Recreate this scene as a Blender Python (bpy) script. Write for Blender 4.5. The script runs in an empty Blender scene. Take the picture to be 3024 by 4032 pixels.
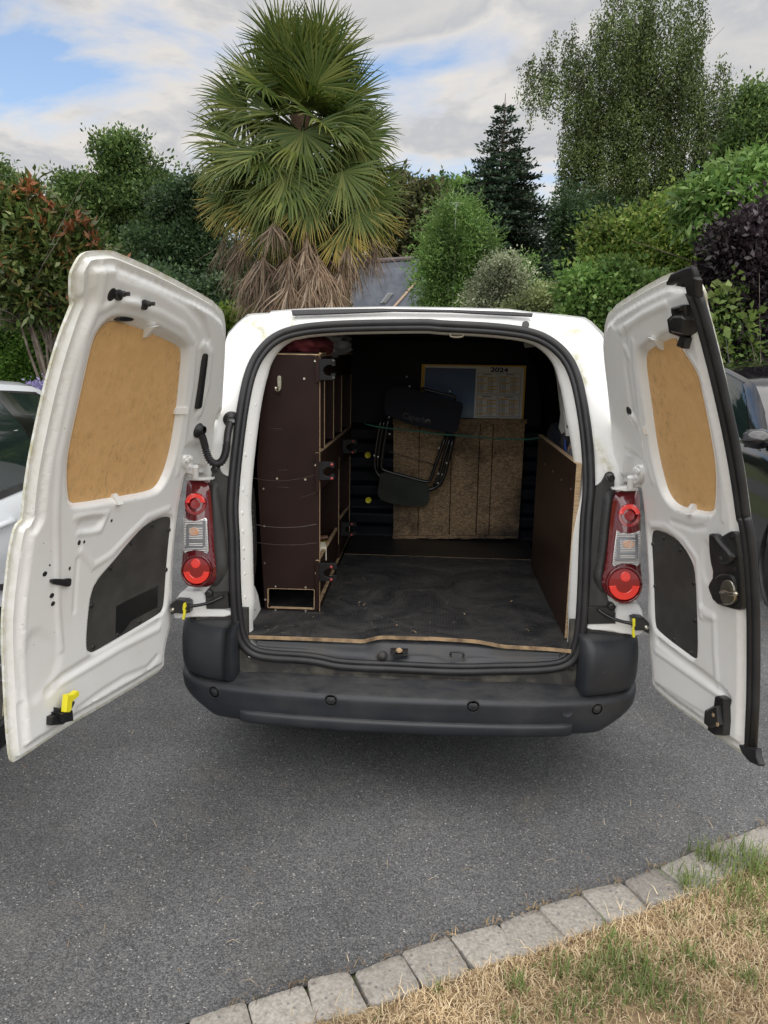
import bpy, math, random
import numpy as np
from mathutils import Vector, Matrix
from mathutils.geometry import delaunay_2d_cdt, tessellate_polygon
rng = np.random.default_rng(7)
random.seed(7)
RAD = math.radians
scn = bpy.context.scene
COL = scn.collection

# ---------------------------------------------------------------- camera
PIT, YAW, ROL = RAD(11.74), RAD(3.12), RAD(1.04)
CAM = np.array([.055, -2.677, 1.654])
f0 = np.array([-math.sin(YAW), math.cos(YAW), 0]); r0 = np.array([math.cos(YAW), math.sin(YAW), 0]); u0 = np.array([0, 0, 1.])
FW = f0*math.cos(PIT)-u0*math.sin(PIT); U1 = u0*math.cos(PIT)+f0*math.sin(PIT)
RT = r0*math.cos(ROL)+U1*math.sin(ROL); UP = U1*math.cos(ROL)-r0*math.sin(ROL)
FS = 3029.4
cam_d = bpy.data.cameras.new('camera'); cam = bpy.data.objects.new('camera', cam_d); COL.objects.link(cam)
m = Matrix.Identity(4)
for i in range(3):
    m[i][0], m[i][1], m[i][2], m[i][3] = RT[i], UP[i], -FW[i], CAM[i]
cam.matrix_world = m
cam_d.sensor_fit = 'VERTICAL'; cam_d.sensor_height = 36; cam_d.lens = FS/4032*36
cam_d.clip_start = .05; cam_d.clip_end = 500
scn.camera = cam

# ---------------------------------------------------------------- sky, sun, exposure
SUN = Vector((.07, -.42, .90)).normalized()
w = bpy.data.worlds.new('World'); scn.world = w; w.use_nodes = True
nt = w.node_tree; nt.nodes.clear(); N = nt.nodes; Lk = nt.links.new
def nd(t, **k):
    n = N.new(t)
    for a, b in k.items(): setattr(n, a, b)
    return n
sky = nd('ShaderNodeTexSky', sky_type='NISHITA'); sky.sun_disc = False
sky.sun_elevation = math.asin(SUN.z); sky.sun_rotation = math.atan2(SUN.x, SUN.y); sky.air_density = 1.; sky.dust_density = 2.
tc = nd('ShaderNodeTexCoord'); sep = nd('ShaderNodeSeparateXYZ'); Lk(tc.outputs['Generated'], sep.inputs[0])
ad = nd('ShaderNodeMath', operation='ADD'); ad.inputs[1].default_value = .22
mx = nd('ShaderNodeMath', operation='MAXIMUM'); mx.inputs[1].default_value = 0.0
Lk(sep.outputs['Z'], mx.inputs[0]); Lk(mx.outputs[0], ad.inputs[0])
dv = nd('ShaderNodeVectorMath', operation='DIVIDE'); cb = nd('ShaderNodeCombineXYZ')
for i in range(3): Lk(ad.outputs[0], cb.inputs[i])
Lk(tc.outputs['Generated'], dv.inputs[0]); Lk(cb.outputs[0], dv.inputs[1])
mp = nd('ShaderNodeMapping'); Lk(dv.outputs[0], mp.inputs[0]); mp.inputs['Location'].default_value = (.4, 7.7, 0)
def noise(sc, det, rough, dist=0.):
    n = nd('ShaderNodeTexNoise'); n.inputs['Scale'].default_value = sc; n.inputs['Detail'].default_value = det
    n.inputs['Roughness'].default_value = rough; n.inputs['Distortion'].default_value = dist; Lk(mp.outputs[0], n.inputs['Vector']); return n
def ramp(*st):
    r = nd('ShaderNodeValToRGB'); e = r.color_ramp.elements
    while len(e) < len(st): e.new(.5)
    for x, (p, c) in zip(e, st): x.position = p; x.color = (*c, 1) if len(c) == 3 else c
    return r
n1 = noise(1.55, 9, .55, .35); n2 = noise(3.4, 6, .55, .3)
cov = ramp((.36, (0, 0, 0)), (.475, (1, 1, 1))); Lk(n1.outputs['Fac'], cov.inputs[0])
thick = nd('ShaderNodeMath', operation='MULTIPLY_ADD'); thick.inputs[1].default_value = .38; Lk(n2.outputs['Fac'], thick.inputs[0]); Lk(n1.outputs['Fac'], thick.inputs[2])
shade = ramp((.58, (1., .94, .86)), (.65, (.90, .87, .84)), (.71, (.66, .67, .70)), (.78, (.80, .785, .775)), (.9, (.62, .635, .67))); Lk(thick.outputs[0], shade.inputs[0])
b1 = nd('ShaderNodeBackground'); b1.inputs['Strength'].default_value = .14; Lk(sky.outputs[0], b1.inputs[0])
b2 = nd('ShaderNodeBackground'); b2.inputs['Strength'].default_value = .56; Lk(shade.outputs[0], b2.inputs[0])
ms = nd('ShaderNodeMixShader'); out = nd('ShaderNodeOutputWorld')
Lk(cov.outputs[0], ms.inputs[0]); Lk(b1.outputs[0], ms.inputs[1]); Lk(b2.outputs[0], ms.inputs[2]); Lk(ms.outputs[0], out.inputs[0])
sd = bpy.data.lights.new('sun', 'SUN'); sd.energy = 2.5; sd.angle = RAD(110); sd.color = (1, .975, .94)
so = bpy.data.objects.new('sun', sd); COL.objects.link(so); so.rotation_euler = SUN.to_track_quat('Z', 'Y').to_euler()
vs = scn.view_settings; vs.view_transform = 'Standard'; vs.look = 'None'; vs.exposure = .60; vs.gamma = 1; vs.use_curve_mapping = False

# ---------------------------------------------------------------- pixel helpers (photo pixels -> rays onto real planes)
CR = {'S': (0, 0, 1), 'D': (0, 0, 1.8227), 'L1': (0, 950, .5726), 'L2': (0, 1900, .5726), 'R3': (2250, 1000, .4974), 'R4': (2250, 2000, .4746),
      'c5': (900, 1150, .4822), 'c6': (900, 1900, .4822), 'c7': (1500, 1250, .5425), 'c8': (1500, 2050, .663), 'TL': (640, 1600, .4068),
      'TR': (2280, 1800, .3618), 'T': (880, 1180, .3737), 'K': (1200, 3200, 1.0995), 'H': (700, 0, .6028), 'F': (1550, 300, .4521),
      'CH': (1400, 1450, .3014), 'CA': (1600, 1400, .3014), 'J': (2050, 1300, .2939), 'B': (2000, 0, .6172), 'CL': (0, 1300, .4068)}
def C(c, *pts):
    x0, y0, k = CR[c]; return [(x0+x*k, y0+y*k) for x, y in pts]
def C1(c, x, y): return C(c, (x, y))[0]
def ray(p): return FW*FS+RT*(p[0]-1512)+UP*(2016-p[1])
def hit(p, P, n):
    d = ray(p); P = np.array(P, float); n = np.array(n, float); return CAM+d*((P-CAM) @ n)/(d @ n)
def aty(p, y): return hit(p, (0, y, 0), (0, 1, 0))
def atx(p, x): return hit(p, (x, 0, 0), (1, 0, 0))
def atz(p, z): return hit(p, (0, 0, z), (0, 0, 1))
def rake(z): return .18*np.maximum(np.asarray(z, float)-.5, 0)**2
class Surf:
    """curved upright sheet: a along d, z up, depth along n"""
    def __init__(s, H, d, n, rk=True):
        s.H = np.array([*H[:2], 0.]); s.d = np.array([*d, 0.])/np.hypot(*d); s.n = np.array([*n, 0.])/np.hypot(*n); s.rk = rk
    def pos(s, a, z, dep=0.):
        a = np.asarray(a, float); z = np.asarray(z, float); o = (rake(z) if s.rk else 0*z)+dep
        P = s.H+a[..., None]*s.d+o[..., None]*s.n; P[..., 2] = z; return P
    def un(s, p, dep=0.):
        o = dep
        for _ in range(40):
            X = hit(p, s.H+s.n*o, s.n)
            o = .5*o+.5*(dep+(float(rake(X[2])) if s.rk else 0.))
        return (float((X-s.H) @ s.d), float(X[2]))
    def uns(s, pts, dep=0.): return [s.un(p, dep) for p in pts]

# ---------------------------------------------------------------- object helpers
def tag(o, label=None, cat=None, group=None, kind=None):
    if label: o['label'] = label
    if cat: o['category'] = cat
    if group: o['group'] = group
    if kind: o['kind'] = kind
    return o
def empty(name, loc, label, cat, group=None):
    o = bpy.data.objects.new(name, None); COL.objects.link(o); o.location = loc; o.empty_display_size = .1
    return tag(o, label, cat, group)
def root_loc(o):
    L = Vector((0, 0, 0))
    while o is not None: L += o.location; o = o.parent
    return L
def link(name, me, mat, parent=None):
    o = bpy.data.objects.new(name, me); COL.objects.link(o)
    if mat is not None: me.materials.append(mat)
    if parent is not None:
        o.parent = parent
        r = parent
        while r.parent is not None: r = r.parent
        if parent is r: o.matrix_parent_inverse = Matrix.Translation(-r.location)
    return o
def meshobj(name, V, F, mat, parent=None, smooth=None):
    me = bpy.data.meshes.new(name)
    me.from_pydata([tuple(map(float, v)) for v in V], [], [tuple(map(int, f)) for f in F]); me.update()
    if smooth:
        me.shade_smooth()
        if smooth < 179: me.set_sharp_from_angle(angle=RAD(smooth))
    return link(name, me, mat, parent)
def fastmesh(name, V, F, mat, parent=None, smooth=None):
    """V (n,3) array, F (m,k) array of equal k"""
    V = np.ascontiguousarray(V, np.float32); F = np.ascontiguousarray(F, np.int32); me = bpy.data.meshes.new(name)
    me.vertices.add(len(V)); me.vertices.foreach_set('co', V.ravel()); k = F.shape[1]
    me.loops.add(F.size); me.loops.foreach_set('vertex_index', F.ravel()); me.polygons.add(len(F))
    me.polygons.foreach_set('loop_start', np.arange(0, F.size, k, dtype=np.int32)); me.update(calc_edges=True); me.validate()
    if smooth:
        me.shade_smooth()
        if smooth < 179: me.set_sharp_from_angle(angle=RAD(smooth))
    return link(name, me, mat, parent)
def attr(o, name, vals):
    a = o.data.attributes.new(name, 'FLOAT', 'POINT'); a.data.foreach_set('value', np.asarray(vals, np.float32))
def nrmz(v): v = np.asarray(v, float); return v/np.maximum(np.linalg.norm(v, axis=-1, keepdims=True), 1e-9)
class MB:
    def __init__(s): s.V = []; s.F = []
    def add(s, V, F):
        b = len(s.V); s.V += [np.array(v, float) for v in V]; s.F += [tuple(b+i for i in f) for f in F]; return s
    def box(s, c, sz, rz=0., M=None):
        x, y, z = [q/2 for q in sz]; V = [(a*x, b*y, d*z) for a in (-1, 1) for b in (-1, 1) for d in (-1, 1)]
        M = M or Matrix.Rotation(rz, 3, 'Z')
        return s.add([np.array(M @ Vector(v))+np.array(c) for v in V], [(0, 1, 3, 2), (4, 6, 7, 5), (0, 4, 5, 1), (2, 3, 7, 6), (0, 2, 6, 4), (1, 5, 7, 3)])
    def tube(s, pts, r, n=8, cap=True, flat=None):
        P = np.array(pts, float); T = np.gradient(P, axis=0); T = nrmz(T); b = len(s.V); R = np.broadcast_to(np.asarray(r, float), (len(P),))
        up = np.array([.13, .21, .97]) if abs(T[0][2]) < .9 else np.array([1., .1, 0]); X = None; V = []
        for i in range(len(P)):
            if X is None: X = np.cross(T[i], up)
            X = X-T[i]*(X @ T[i]); X = X/np.linalg.norm(X); Y = np.cross(T[i], X)
            for k in range(n):
                a = 2*math.pi*k/n; V.append(P[i]+R[i]*(X*math.cos(a)+Y*math.sin(a)))
        F = [(i*n+k, i*n+(k+1) % n, (i+1)*n+(k+1) % n, (i+1)*n+k) for i in range(len(P)-1) for k in range(n)]
        if cap: F += [tuple(range(n))[::-1], tuple((len(P)-1)*n+k for k in range(n))]
        return s.add(V, F)
    def prism(s, front, back):
        """two matching 3D loops -> closed solid"""
        n = len(front); tr = tri(front)
        F = [t for t in tr]+[tuple(n+i for i in t[::-1]) for t in tr]+[(i, (i+1) % n, n+(i+1) % n, n+i) for i in range(n)]
        return s.add(list(front)+list(back), F)
    def cyl(s, c, ax, r, h, n=16, r2=None):
        c = np.array(c, float); ax = nrmz(ax); X = nrmz(np.cross(ax, (0, 0, 1.) if abs(ax[2]) < .9 else (1., 0, 0))); Y = np.cross(ax, X); r2 = r if r2 is None else r2
        V = [c+r*(X*math.cos(a)+Y*math.sin(a)) for a in np.linspace(0, 2*math.pi, n, False)]+[c+ax*h+r2*(X*math.cos(a)+Y*math.sin(a)) for a in np.linspace(0, 2*math.pi, n, False)]
        return s.add(V, [tuple(range(n))[::-1], tuple(range(n, 2*n))]+[(i, (i+1) % n, n+(i+1) % n, n+i) for i in range(n)])
    def lathe(s, c, ax, prof, n=24):
        c = np.array(c, float); ax = nrmz(ax); X = nrmz(np.cross(ax, (0, 0, 1.) if abs(ax[2]) < .9 else (1., 0, 0))); Y = np.cross(ax, X); V = []
        for r, h in prof:
            V += [c+ax*h+r*(X*math.cos(a)+Y*math.sin(a)) for a in np.linspace(0, 2*math.pi, n, False)]
        return s.add(V, [(j*n+i, j*n+(i+1) % n, (j+1)*n+(i+1) % n, (j+1)*n+i) for j in range(len(prof)-1) for i in range(n)])
    def build(s, name, mat, parent=None, smooth=35): return meshobj(name, s.V, s.F, mat, parent, smooth)
def tri(loop):
    return [tuple(t) for t in tessellate_polygon([[Vector(p) for p in loop]])]
def resample(P, step, closed=True):
    P = np.array(P, float); Q = np.vstack([P, P[:1]]) if closed else P
    L = np.linalg.norm(np.diff(Q, axis=0), axis=1); c = np.r_[0, np.cumsum(L)]; n = max(3, int(round(c[-1]/step)))
    t = np.linspace(0, c[-1], n+1)[:-1] if closed else np.linspace(0, c[-1], n+1)
    return np.stack([np.interp(t, c, Q[:, i]) for i in range(Q.shape[1])], 1)
def smooth_loop(P, it=1, closed=True):
    P = np.array(P, float)
    for _ in range(it):
        if closed:
            Q = np.roll(P, -1, 0); P = np.stack([.75*P+.25*Q, .25*P+.75*Q], 1).reshape(-1, P.shape[1])
        else:
            A, B = P[:-1], P[1:]; M_ = np.stack([.75*A+.25*B, .25*A+.75*B], 1).reshape(-1, P.shape[1]); P = np.vstack([P[:1], M_[1:-1], P[-1:]])
    return P
def rounded(P, r, n=5):
    P = np.array(P, float); o = []
    for i in range(len(P)):
        p, a_, b_ = P[i], P[i-1], P[(i+1) % len(P)]; da, db = np.linalg.norm(a_-p), np.linalg.norm(b_-p); s = p+(a_-p)/da*min(r, da*.45); e = p+(b_-p)/db*min(r, db*.45)
        o += [(1-t)**2*s+2*t*(1-t)*p+t*t*e for t in np.linspace(0, 1, n)]
    return np.array(o)
def offset_pts(poly, d, step):
    P = resample(poly, step); T = nrmz(np.roll(P, -1, 0)-np.roll(P, 1, 0)); ar = np.sum(P[:, 0]*np.roll(P[:, 1], -1)-np.roll(P[:, 0], -1)*P[:, 1]); Q = P+np.stack([-T[:, 1], T[:, 0]], 1)*d*np.sign(ar)
    return Q[np.abs(np.abs(sdf(Q, P))-abs(d)) < .0015]
def pdist(p, poly, closed=True):
    A = np.array(poly, float); B = np.roll(A, -1, 0) if closed else A[1:]; A = A if closed else A[:-1]; d = np.full(len(p), 1e9)
    for a, b in zip(A, B):
        ab = b-a; t = np.clip(((p-a) @ ab)/max(ab @ ab, 1e-12), 0, 1); d = np.minimum(d, np.linalg.norm(p-a-t[:, None]*ab, axis=1))
    return d
def inside(p, poly):
    A = np.array(poly, float); B = np.roll(A, -1, 0); r = np.zeros(len(p), bool)
    for (x1, y1), (x2, y2) in zip(A, B):
        c = (y1 > p[:, 1]) != (y2 > p[:, 1]); r ^= c & (p[:, 0] < (x2-x1)*(p[:, 1]-y1)/(y2-y1+1e-15)+x1)
    return r
def sdf(p, poly): return np.where(inside(p, poly), -1, 1)*pdist(p, poly)
def sst(x, a, b): t = np.clip((x-a)/(b-a), 0, 1); return t*t*(3-2*t)
def cdt_sheet(outer, holes, step, rings=()):
    outer = resample(outer, step); loops = [outer]+[resample(h, step) for h in holes]
    lo, hi = outer.min(0), outer.max(0); xs = np.arange(lo[0], hi[0], step); ys = np.arange(lo[1], hi[1], step*.866)
    G = np.array([(x+(j % 2)*step/2, y) for j, y in enumerate(ys) for x in xs]); k = inside(G, outer)
    for h in holes: k &= ~inside(G, h)
    G = G[k]; d = np.full(len(G), 1e9)
    for l in loops: d = np.minimum(d, pdist(G, l))
    G = G[d > step*.6]
    if len(rings):
        X = np.vstack([offset_pts(pl, o_, step*.8) for pl, offs in rings for o_ in offs]); X = X[sdf(X, outer) < -.003]; q = np.round(X/.0022); _, ix = np.unique(q, axis=0, return_index=True); X = X[ix]
        cell = {}
        for x in X: cell.setdefault((int(x[0]//step), int(x[1]//step)), []).append(x)
        ok = []
        for q in G:
            i, j = int(q[0]//step), int(q[1]//step); ok.append(all((q[0]-x[0])**2+(q[1]-x[1])**2 > (.55*step)**2 for di in (-1, 0, 1) for dj in (-1, 0, 1) for x in cell.get((i+di, j+dj), ())))
        G = np.vstack([G[np.array(ok)], X])
    V = []; E = []
    for l in loops:
        b = len(V); V += [tuple(q) for q in l]; E += [(b+i, b+(i+1) % len(l)) for i in range(len(l))]
    V += [tuple(q) for q in G]
    r = delaunay_2d_cdt([Vector(q) for q in V], E, [], 2 if holes else 1, 1e-6)
    P = np.array([tuple(q) for q in r[0]]); T = np.array([t for t in r[2]], int); c = P[T].mean(1); k = inside(c, outer)
    for h in loops[1:]: k &= ~inside(c, h)
    return P, T[k], outer
def plate(name, surf, poly, d0, d1, mat, parent, ch=.0, rnd=0, smooth=35):
    """solid plate on a Surf from polygon (a,z) between depth d0 (back) and d1 (front); ch = chamfer"""
    P = smooth_loop(poly, rnd) if rnd else np.array(poly, float); n = len(P)
    area = .5*np.sum(P[:, 0]*np.roll(P[:, 1], -1)-np.roll(P[:, 0], -1)*P[:, 1])
    if area < 0: P = P[::-1]
    if ch:
        T = np.roll(P, -1, 0)-np.roll(P, 1, 0); T = nrmz(T); I = P+np.stack([-T[:, 1], T[:, 0]], 1)*ch
    else: I = P
    L = [surf.pos(P[:, 0], P[:, 1], d0), surf.pos(P[:, 0], P[:, 1], d1-(ch if d1 > d0 else -ch)*(1 if ch else 0)), surf.pos(I[:, 0], I[:, 1], d1)]
    tr = tri([(*q, 0) for q in I]); F = [tuple(2*n+i for i in t) for t in tr]+[t[::-1] for t in tr]
    for k in range(2): F += [(k*n+i, k*n+(i+1) % n, (k+1)*n+(i+1) % n, (k+1)*n+i) for i in range(n)]
    return meshobj(name, np.vstack(L), F, mat, parent, smooth)
def ell(surf, p, rx, rz, n=14, dep=0., rot=0.):
    a, z = surf.un(p, dep); t = np.linspace(0, 2*math.pi, n, False); x, y = rx*np.cos(t), rz*np.sin(t); c, s = math.cos(rot), math.sin(rot)
    return [(a+c*u-s*v, z+s*u+c*v) for u, v in zip(x, y)]
def spot(name, surf, p, rx, rz, mat, parent, d0=-.004, d1=.003, dep=0.): return plate(name, surf, ell(surf, p, rx, rz, 16, dep), d0+dep, d1+dep, mat, parent, ch=.0008)
# ---------------------------------------------------------------- materials
def new_mat(name):
    m = bpy.data.materials.new(name); m.use_nodes = True; t = m.node_tree; p = t.nodes['Principled BSDF']; return m, t, p
def _ramp(t, st):
    r = t.nodes.new('ShaderNodeValToRGB'); e = r.color_ramp.elements
    while len(e) < len(st): e.new(.5)
    for x, (q, c) in zip(e, st): x.position = q; x.color = (*c, 1)
    return r
def _noise(t, sc, det=4, rough=.55, dist=0., kind='Object', stretch=None):
    tc = t.nodes.new('ShaderNodeTexCoord'); n = t.nodes.new('ShaderNodeTexNoise')
    n.inputs['Scale'].default_value = sc; n.inputs['Detail'].default_value = det; n.inputs['Roughness'].default_value = rough; n.inputs['Distortion'].default_value = dist
    if stretch:
        mp = t.nodes.new('ShaderNodeMapping'); mp.inputs['Scale'].default_value = stretch; t.links.new(tc.outputs[kind], mp.inputs[0]); t.links.new(mp.outputs[0], n.inputs['Vector'])
    else: t.links.new(tc.outputs[kind], n.inputs['Vector'])
    return n
def _mix(t, fac, a, b, mode='MIX'):
    m = t.nodes.new('ShaderNodeMix'); m.data_type = 'RGBA'; m.blend_type = mode
    for s, v in ((0, fac), (6, a), (7, b)):
        if isinstance(v, (float, int)): m.inputs[s].default_value = v
        elif isinstance(v, tuple): m.inputs[s].default_value = (*v, 1)
        else: t.links.new(v, m.inputs[s])
    return m.outputs[2]
def _bump(t, p, h, st, dist=.002):
    b = t.nodes.new('ShaderNodeBump'); b.inputs['Strength'].default_value = st; b.inputs['Distance'].default_value = dist; t.links.new(h, b.inputs['Height']); t.links.new(b.outputs[0], p.inputs['Normal'])
def M(name, col, rough=.5, metal=0., spec=.5, coat=0., var=None, vs=6., vr=(.4, .65), bump=0., bs=200., rv=0., stretch=None, det=5, emis=None):
    """var: second colour mixed in by noise of scale vs between vr; rv: roughness variation"""
    m, t, p = new_mat(name); p.inputs['Base Color'].default_value = (*col, 1); p.inputs['Roughness'].default_value = rough; p.inputs['Metallic'].default_value = metal
    p.inputs['Specular IOR Level'].default_value = spec; p.inputs['Coat Weight'].default_value = coat; p.inputs['Coat Roughness'].default_value = .08
    if var is not None:
        n = _noise(t, vs, det, stretch=stretch); r = _ramp(t, [(vr[0], (0, 0, 0)), (vr[1], (1, 1, 1))]); t.links.new(n.outputs['Fac'], r.inputs[0])
        t.links.new(_mix(t, r.outputs[0], col, var), p.inputs['Base Color'])
        if rv:
            mr = t.nodes.new('ShaderNodeMapRange'); mr.inputs[3].default_value = rough; mr.inputs[4].default_value = rough+rv; t.links.new(r.outputs[0], mr.inputs[0]); t.links.new(mr.outputs[0], p.inputs['Roughness'])
    if bump: _bump(t, p, _noise(t, bs, 4).outputs['Fac'], bump)
    return m
def leafmat(name, cols, trans=.35, rough=.45, extra=None):
    """leaf colours spread leaf by leaf; thin leaves let light through"""
    m, t, p = new_mat(name); g = t.nodes.new('ShaderNodeNewGeometry'); n = len(cols)
    r = _ramp(t, [(i/(n-1), c) for i, c in enumerate(cols)]); t.links.new(g.outputs['Random Per Island'], r.inputs[0])
    n2 = _noise(t, .9, 3); br = t.nodes.new('ShaderNodeMapRange'); br.inputs[1].default_value = .36; br.inputs[2].default_value = .64; br.inputs[3].default_value = .5; br.inputs[4].default_value = 1.35
    t.links.new(n2.outputs['Fac'], br.inputs[0]); mu = t.nodes.new('ShaderNodeVectorMath'); mu.operation = 'SCALE'; t.links.new(r.outputs[0], mu.inputs[0]); t.links.new(br.outputs[0], mu.inputs['Scale'])
    c = mu.outputs[0]; t.links.new(c, p.inputs['Base Color']); p.inputs['Roughness'].default_value = rough; p.inputs['Specular IOR Level'].default_value = .35
    tr = t.nodes.new('ShaderNodeBsdfTranslucent'); t.links.new(c, tr.inputs[0]); mx = t.nodes.new('ShaderNodeMixShader'); mx.inputs[0].default_value = trans
    t.links.new(p.outputs[0], mx.inputs[1]); t.links.new(tr.outputs[0], mx.inputs[2]); t.links.new(mx.outputs[0], t.nodes['Material Output'].inputs[0]); return m

def paint_mat():
    m, t, p = new_mat('white_paint'); p.inputs['Roughness'].default_value = .28; p.inputs['Coat Weight'].default_value = .35; p.inputs['Coat Roughness'].default_value = .12
    n = _noise(t, 5, 6, .6); r = _ramp(t, [(.45, (0, 0, 0)), (.8, (1, 1, 1))]); t.links.new(n.outputs['Fac'], r.inputs[0])
    c = _mix(t, r.outputs[0], (.81, .815, .81), (.77, .765, .735))
    a = t.nodes.new('ShaderNodeAttribute'); a.attribute_name = 'dirt'; n3 = _noise(t, 30, 7, .75, .5); r3 = _ramp(t, [(.36, (0, 0, 0)), (.62, (1, 1, 1))]); t.links.new(n3.outputs['Fac'], r3.inputs[0])
    mu = t.nodes.new('ShaderNodeMath'); mu.operation = 'MULTIPLY'; t.links.new(a.outputs['Fac'], mu.inputs[0]); t.links.new(r3.outputs[0], mu.inputs[1])
    c = _mix(t, mu.outputs[0], c, (.40, .385, .20)); t.links.new(c, p.inputs['Base Color'])
    a2 = t.nodes.new('ShaderNodeAttribute'); a2.attribute_name = 'dirt'
    mr = t.nodes.new('ShaderNodeMapRange'); mr.inputs[3].default_value = .26; mr.inputs[4].default_value = .6; t.links.new(mu.outputs[0], mr.inputs[0]); t.links.new(mr.outputs[0], p.inputs['Roughness'])
    # tiny chips and specks
    v = t.nodes.new('ShaderNodeTexVoronoi'); v.inputs['Scale'].default_value = 34; tc = t.nodes.new('ShaderNodeTexCoord'); t.links.new(tc.outputs['Object'], v.inputs['Vector'])
    rs = _ramp(t, [(.05, (1, 1, 1)), (.075, (0, 0, 0))]); t.links.new(v.outputs['Distance'], rs.inputs[0])
    sp = t.nodes.new('ShaderNodeSeparateColor'); t.links.new(v.outputs['Color'], sp.inputs[0]); gt = t.nodes.new('ShaderNodeMath'); gt.operation = 'GREATER_THAN'; gt.inputs[1].default_value = .82; t.links.new(sp.outputs[0], gt.inputs[0])
    m2 = t.nodes.new('ShaderNodeMath'); m2.operation = 'MULTIPLY'; t.links.new(rs.outputs[0], m2.inputs[0]); t.links.new(gt.outputs[0], m2.inputs[1])
    t.links.new(_mix(t, m2.outputs[0], c, (.25, .22, .18)), p.inputs['Base Color'])
    return m
PAINT = paint_mat()
def asphalt_mat():
    m, t, p = new_mat('asphalt'); tc = t.nodes.new('ShaderNodeTexCoord')
    v = t.nodes.new('ShaderNodeTexVoronoi'); v.inputs['Scale'].default_value = 235; t.links.new(tc.outputs['Object'], v.inputs['Vector'])
    sp = t.nodes.new('ShaderNodeSeparateColor'); t.links.new(v.outputs['Color'], sp.inputs[0])
    r = _ramp(t, [(0, (.060, .062, .066)), (.42, (.108, .110, .115)), (.85, (.170, .172, .175)), (.985, (.21, .207, .20)), (.995, (.46, .44, .41))]); t.links.new(sp.outputs[0], r.inputs[0])
    n = _noise(t, 1.1, 5, .6); rn = _ramp(t, [(.35, (.74, .735, .73)), (.65, (1.16, 1.16, 1.15))]); t.links.new(n.outputs['Fac'], rn.inputs[0])
    c = _mix(t, 1., r.outputs[0], rn.outputs[0], 'MULTIPLY')
    n4 = _noise(t, 3.1, 6, .65, .6); r4 = _ramp(t, [(.56, (0, 0, 0)), (.74, (1, 1, 1))]); t.links.new(n4.outputs['Fac'], r4.inputs[0])
    s4 = t.nodes.new('ShaderNodeMath'); s4.operation = 'MULTIPLY'; s4.inputs[1].default_value = .22; t.links.new(r4.outputs[0], s4.inputs[0])
    c = _mix(t, s4.outputs[0], c, (.25, .22, .17)); t.links.new(c, p.inputs['Base Color'])
    p.inputs['Roughness'].default_value = .82; p.inputs['Specular IOR Level'].default_value = .3
    ri = _ramp(t, [(0, (1, 1, 1)), (.55, (.2, .2, .2)), (1, (0, 0, 0))]); t.links.new(v.outputs['Distance'], ri.inputs[0])
    n5 = _noise(t, 420, 3); ad = t.nodes.new('ShaderNodeMath'); ad.operation = 'ADD'; t.links.new(ri.outputs[0], ad.inputs[0]); t.links.new(n5.outputs['Fac'], ad.inputs[1])
    _bump(t, p, ad.outputs[0], .75, .004); return m
ASPH = asphalt_mat()
def stone_mat():
    m, t, p = new_mat('granite'); tc = t.nodes.new('ShaderNodeTexCoord'); oi = t.nodes.new('ShaderNodeObjectInfo')
    n = _noise(t, 90, 6, .75); r = _ramp(t, [(.3, (.17, .155, .14)), (.5, (.30, .28, .25)), (.7, (.42, .39, .345))]); t.links.new(n.outputs['Fac'], r.inputs[0])
    v = t.nodes.new('ShaderNodeTexVoronoi'); v.inputs['Scale'].default_value = 55; t.links.new(tc.outputs['Object'], v.inputs['Vector'])
    rs = _ramp(t, [(.18, (1, 1, 1)), (.34, (0, 0, 0))]); t.links.new(v.outputs['Distance'], rs.inputs[0]); sp = t.nodes.new('ShaderNodeSeparateColor'); t.links.new(v.outputs['Color'], sp.inputs[0])
    gt = t.nodes.new('ShaderNodeMath'); gt.operation = 'GREATER_THAN'; gt.inputs[1].default_value = .68; t.links.new(sp.outputs[0], gt.inputs[0]); mu = t.nodes.new('ShaderNodeMath'); mu.operation = 'MULTIPLY'
    t.links.new(rs.outputs[0], mu.inputs[0]); t.links.new(gt.outputs[0], mu.inputs[1]); s = t.nodes.new('ShaderNodeMath'); s.operation = 'MULTIPLY'; s.inputs[1].default_value = .7; t.links.new(mu.outputs[0], s.inputs[0])
    c = _mix(t, s.outputs[0], r.outputs[0], (.11, .11, .115)); br = t.nodes.new('ShaderNodeMapRange'); br.inputs[3].default_value = .8; br.inputs[4].default_value = 1.12; t.links.new(oi.outputs['Random'], br.inputs[0])
    sc = t.nodes.new('ShaderNodeVectorMath'); sc.operation = 'SCALE'; t.links.new(c, sc.inputs[0]); t.links.new(br.outputs[0], sc.inputs['Scale']); t.links.new(sc.outputs[0], p.inputs['Base Color'])
    p.inputs['Roughness'].default_value = .9; _bump(t, p, _noise(t, 140, 5, .7).outputs['Fac'], .7, .004); return m
GRAN = stone_mat()
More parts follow.
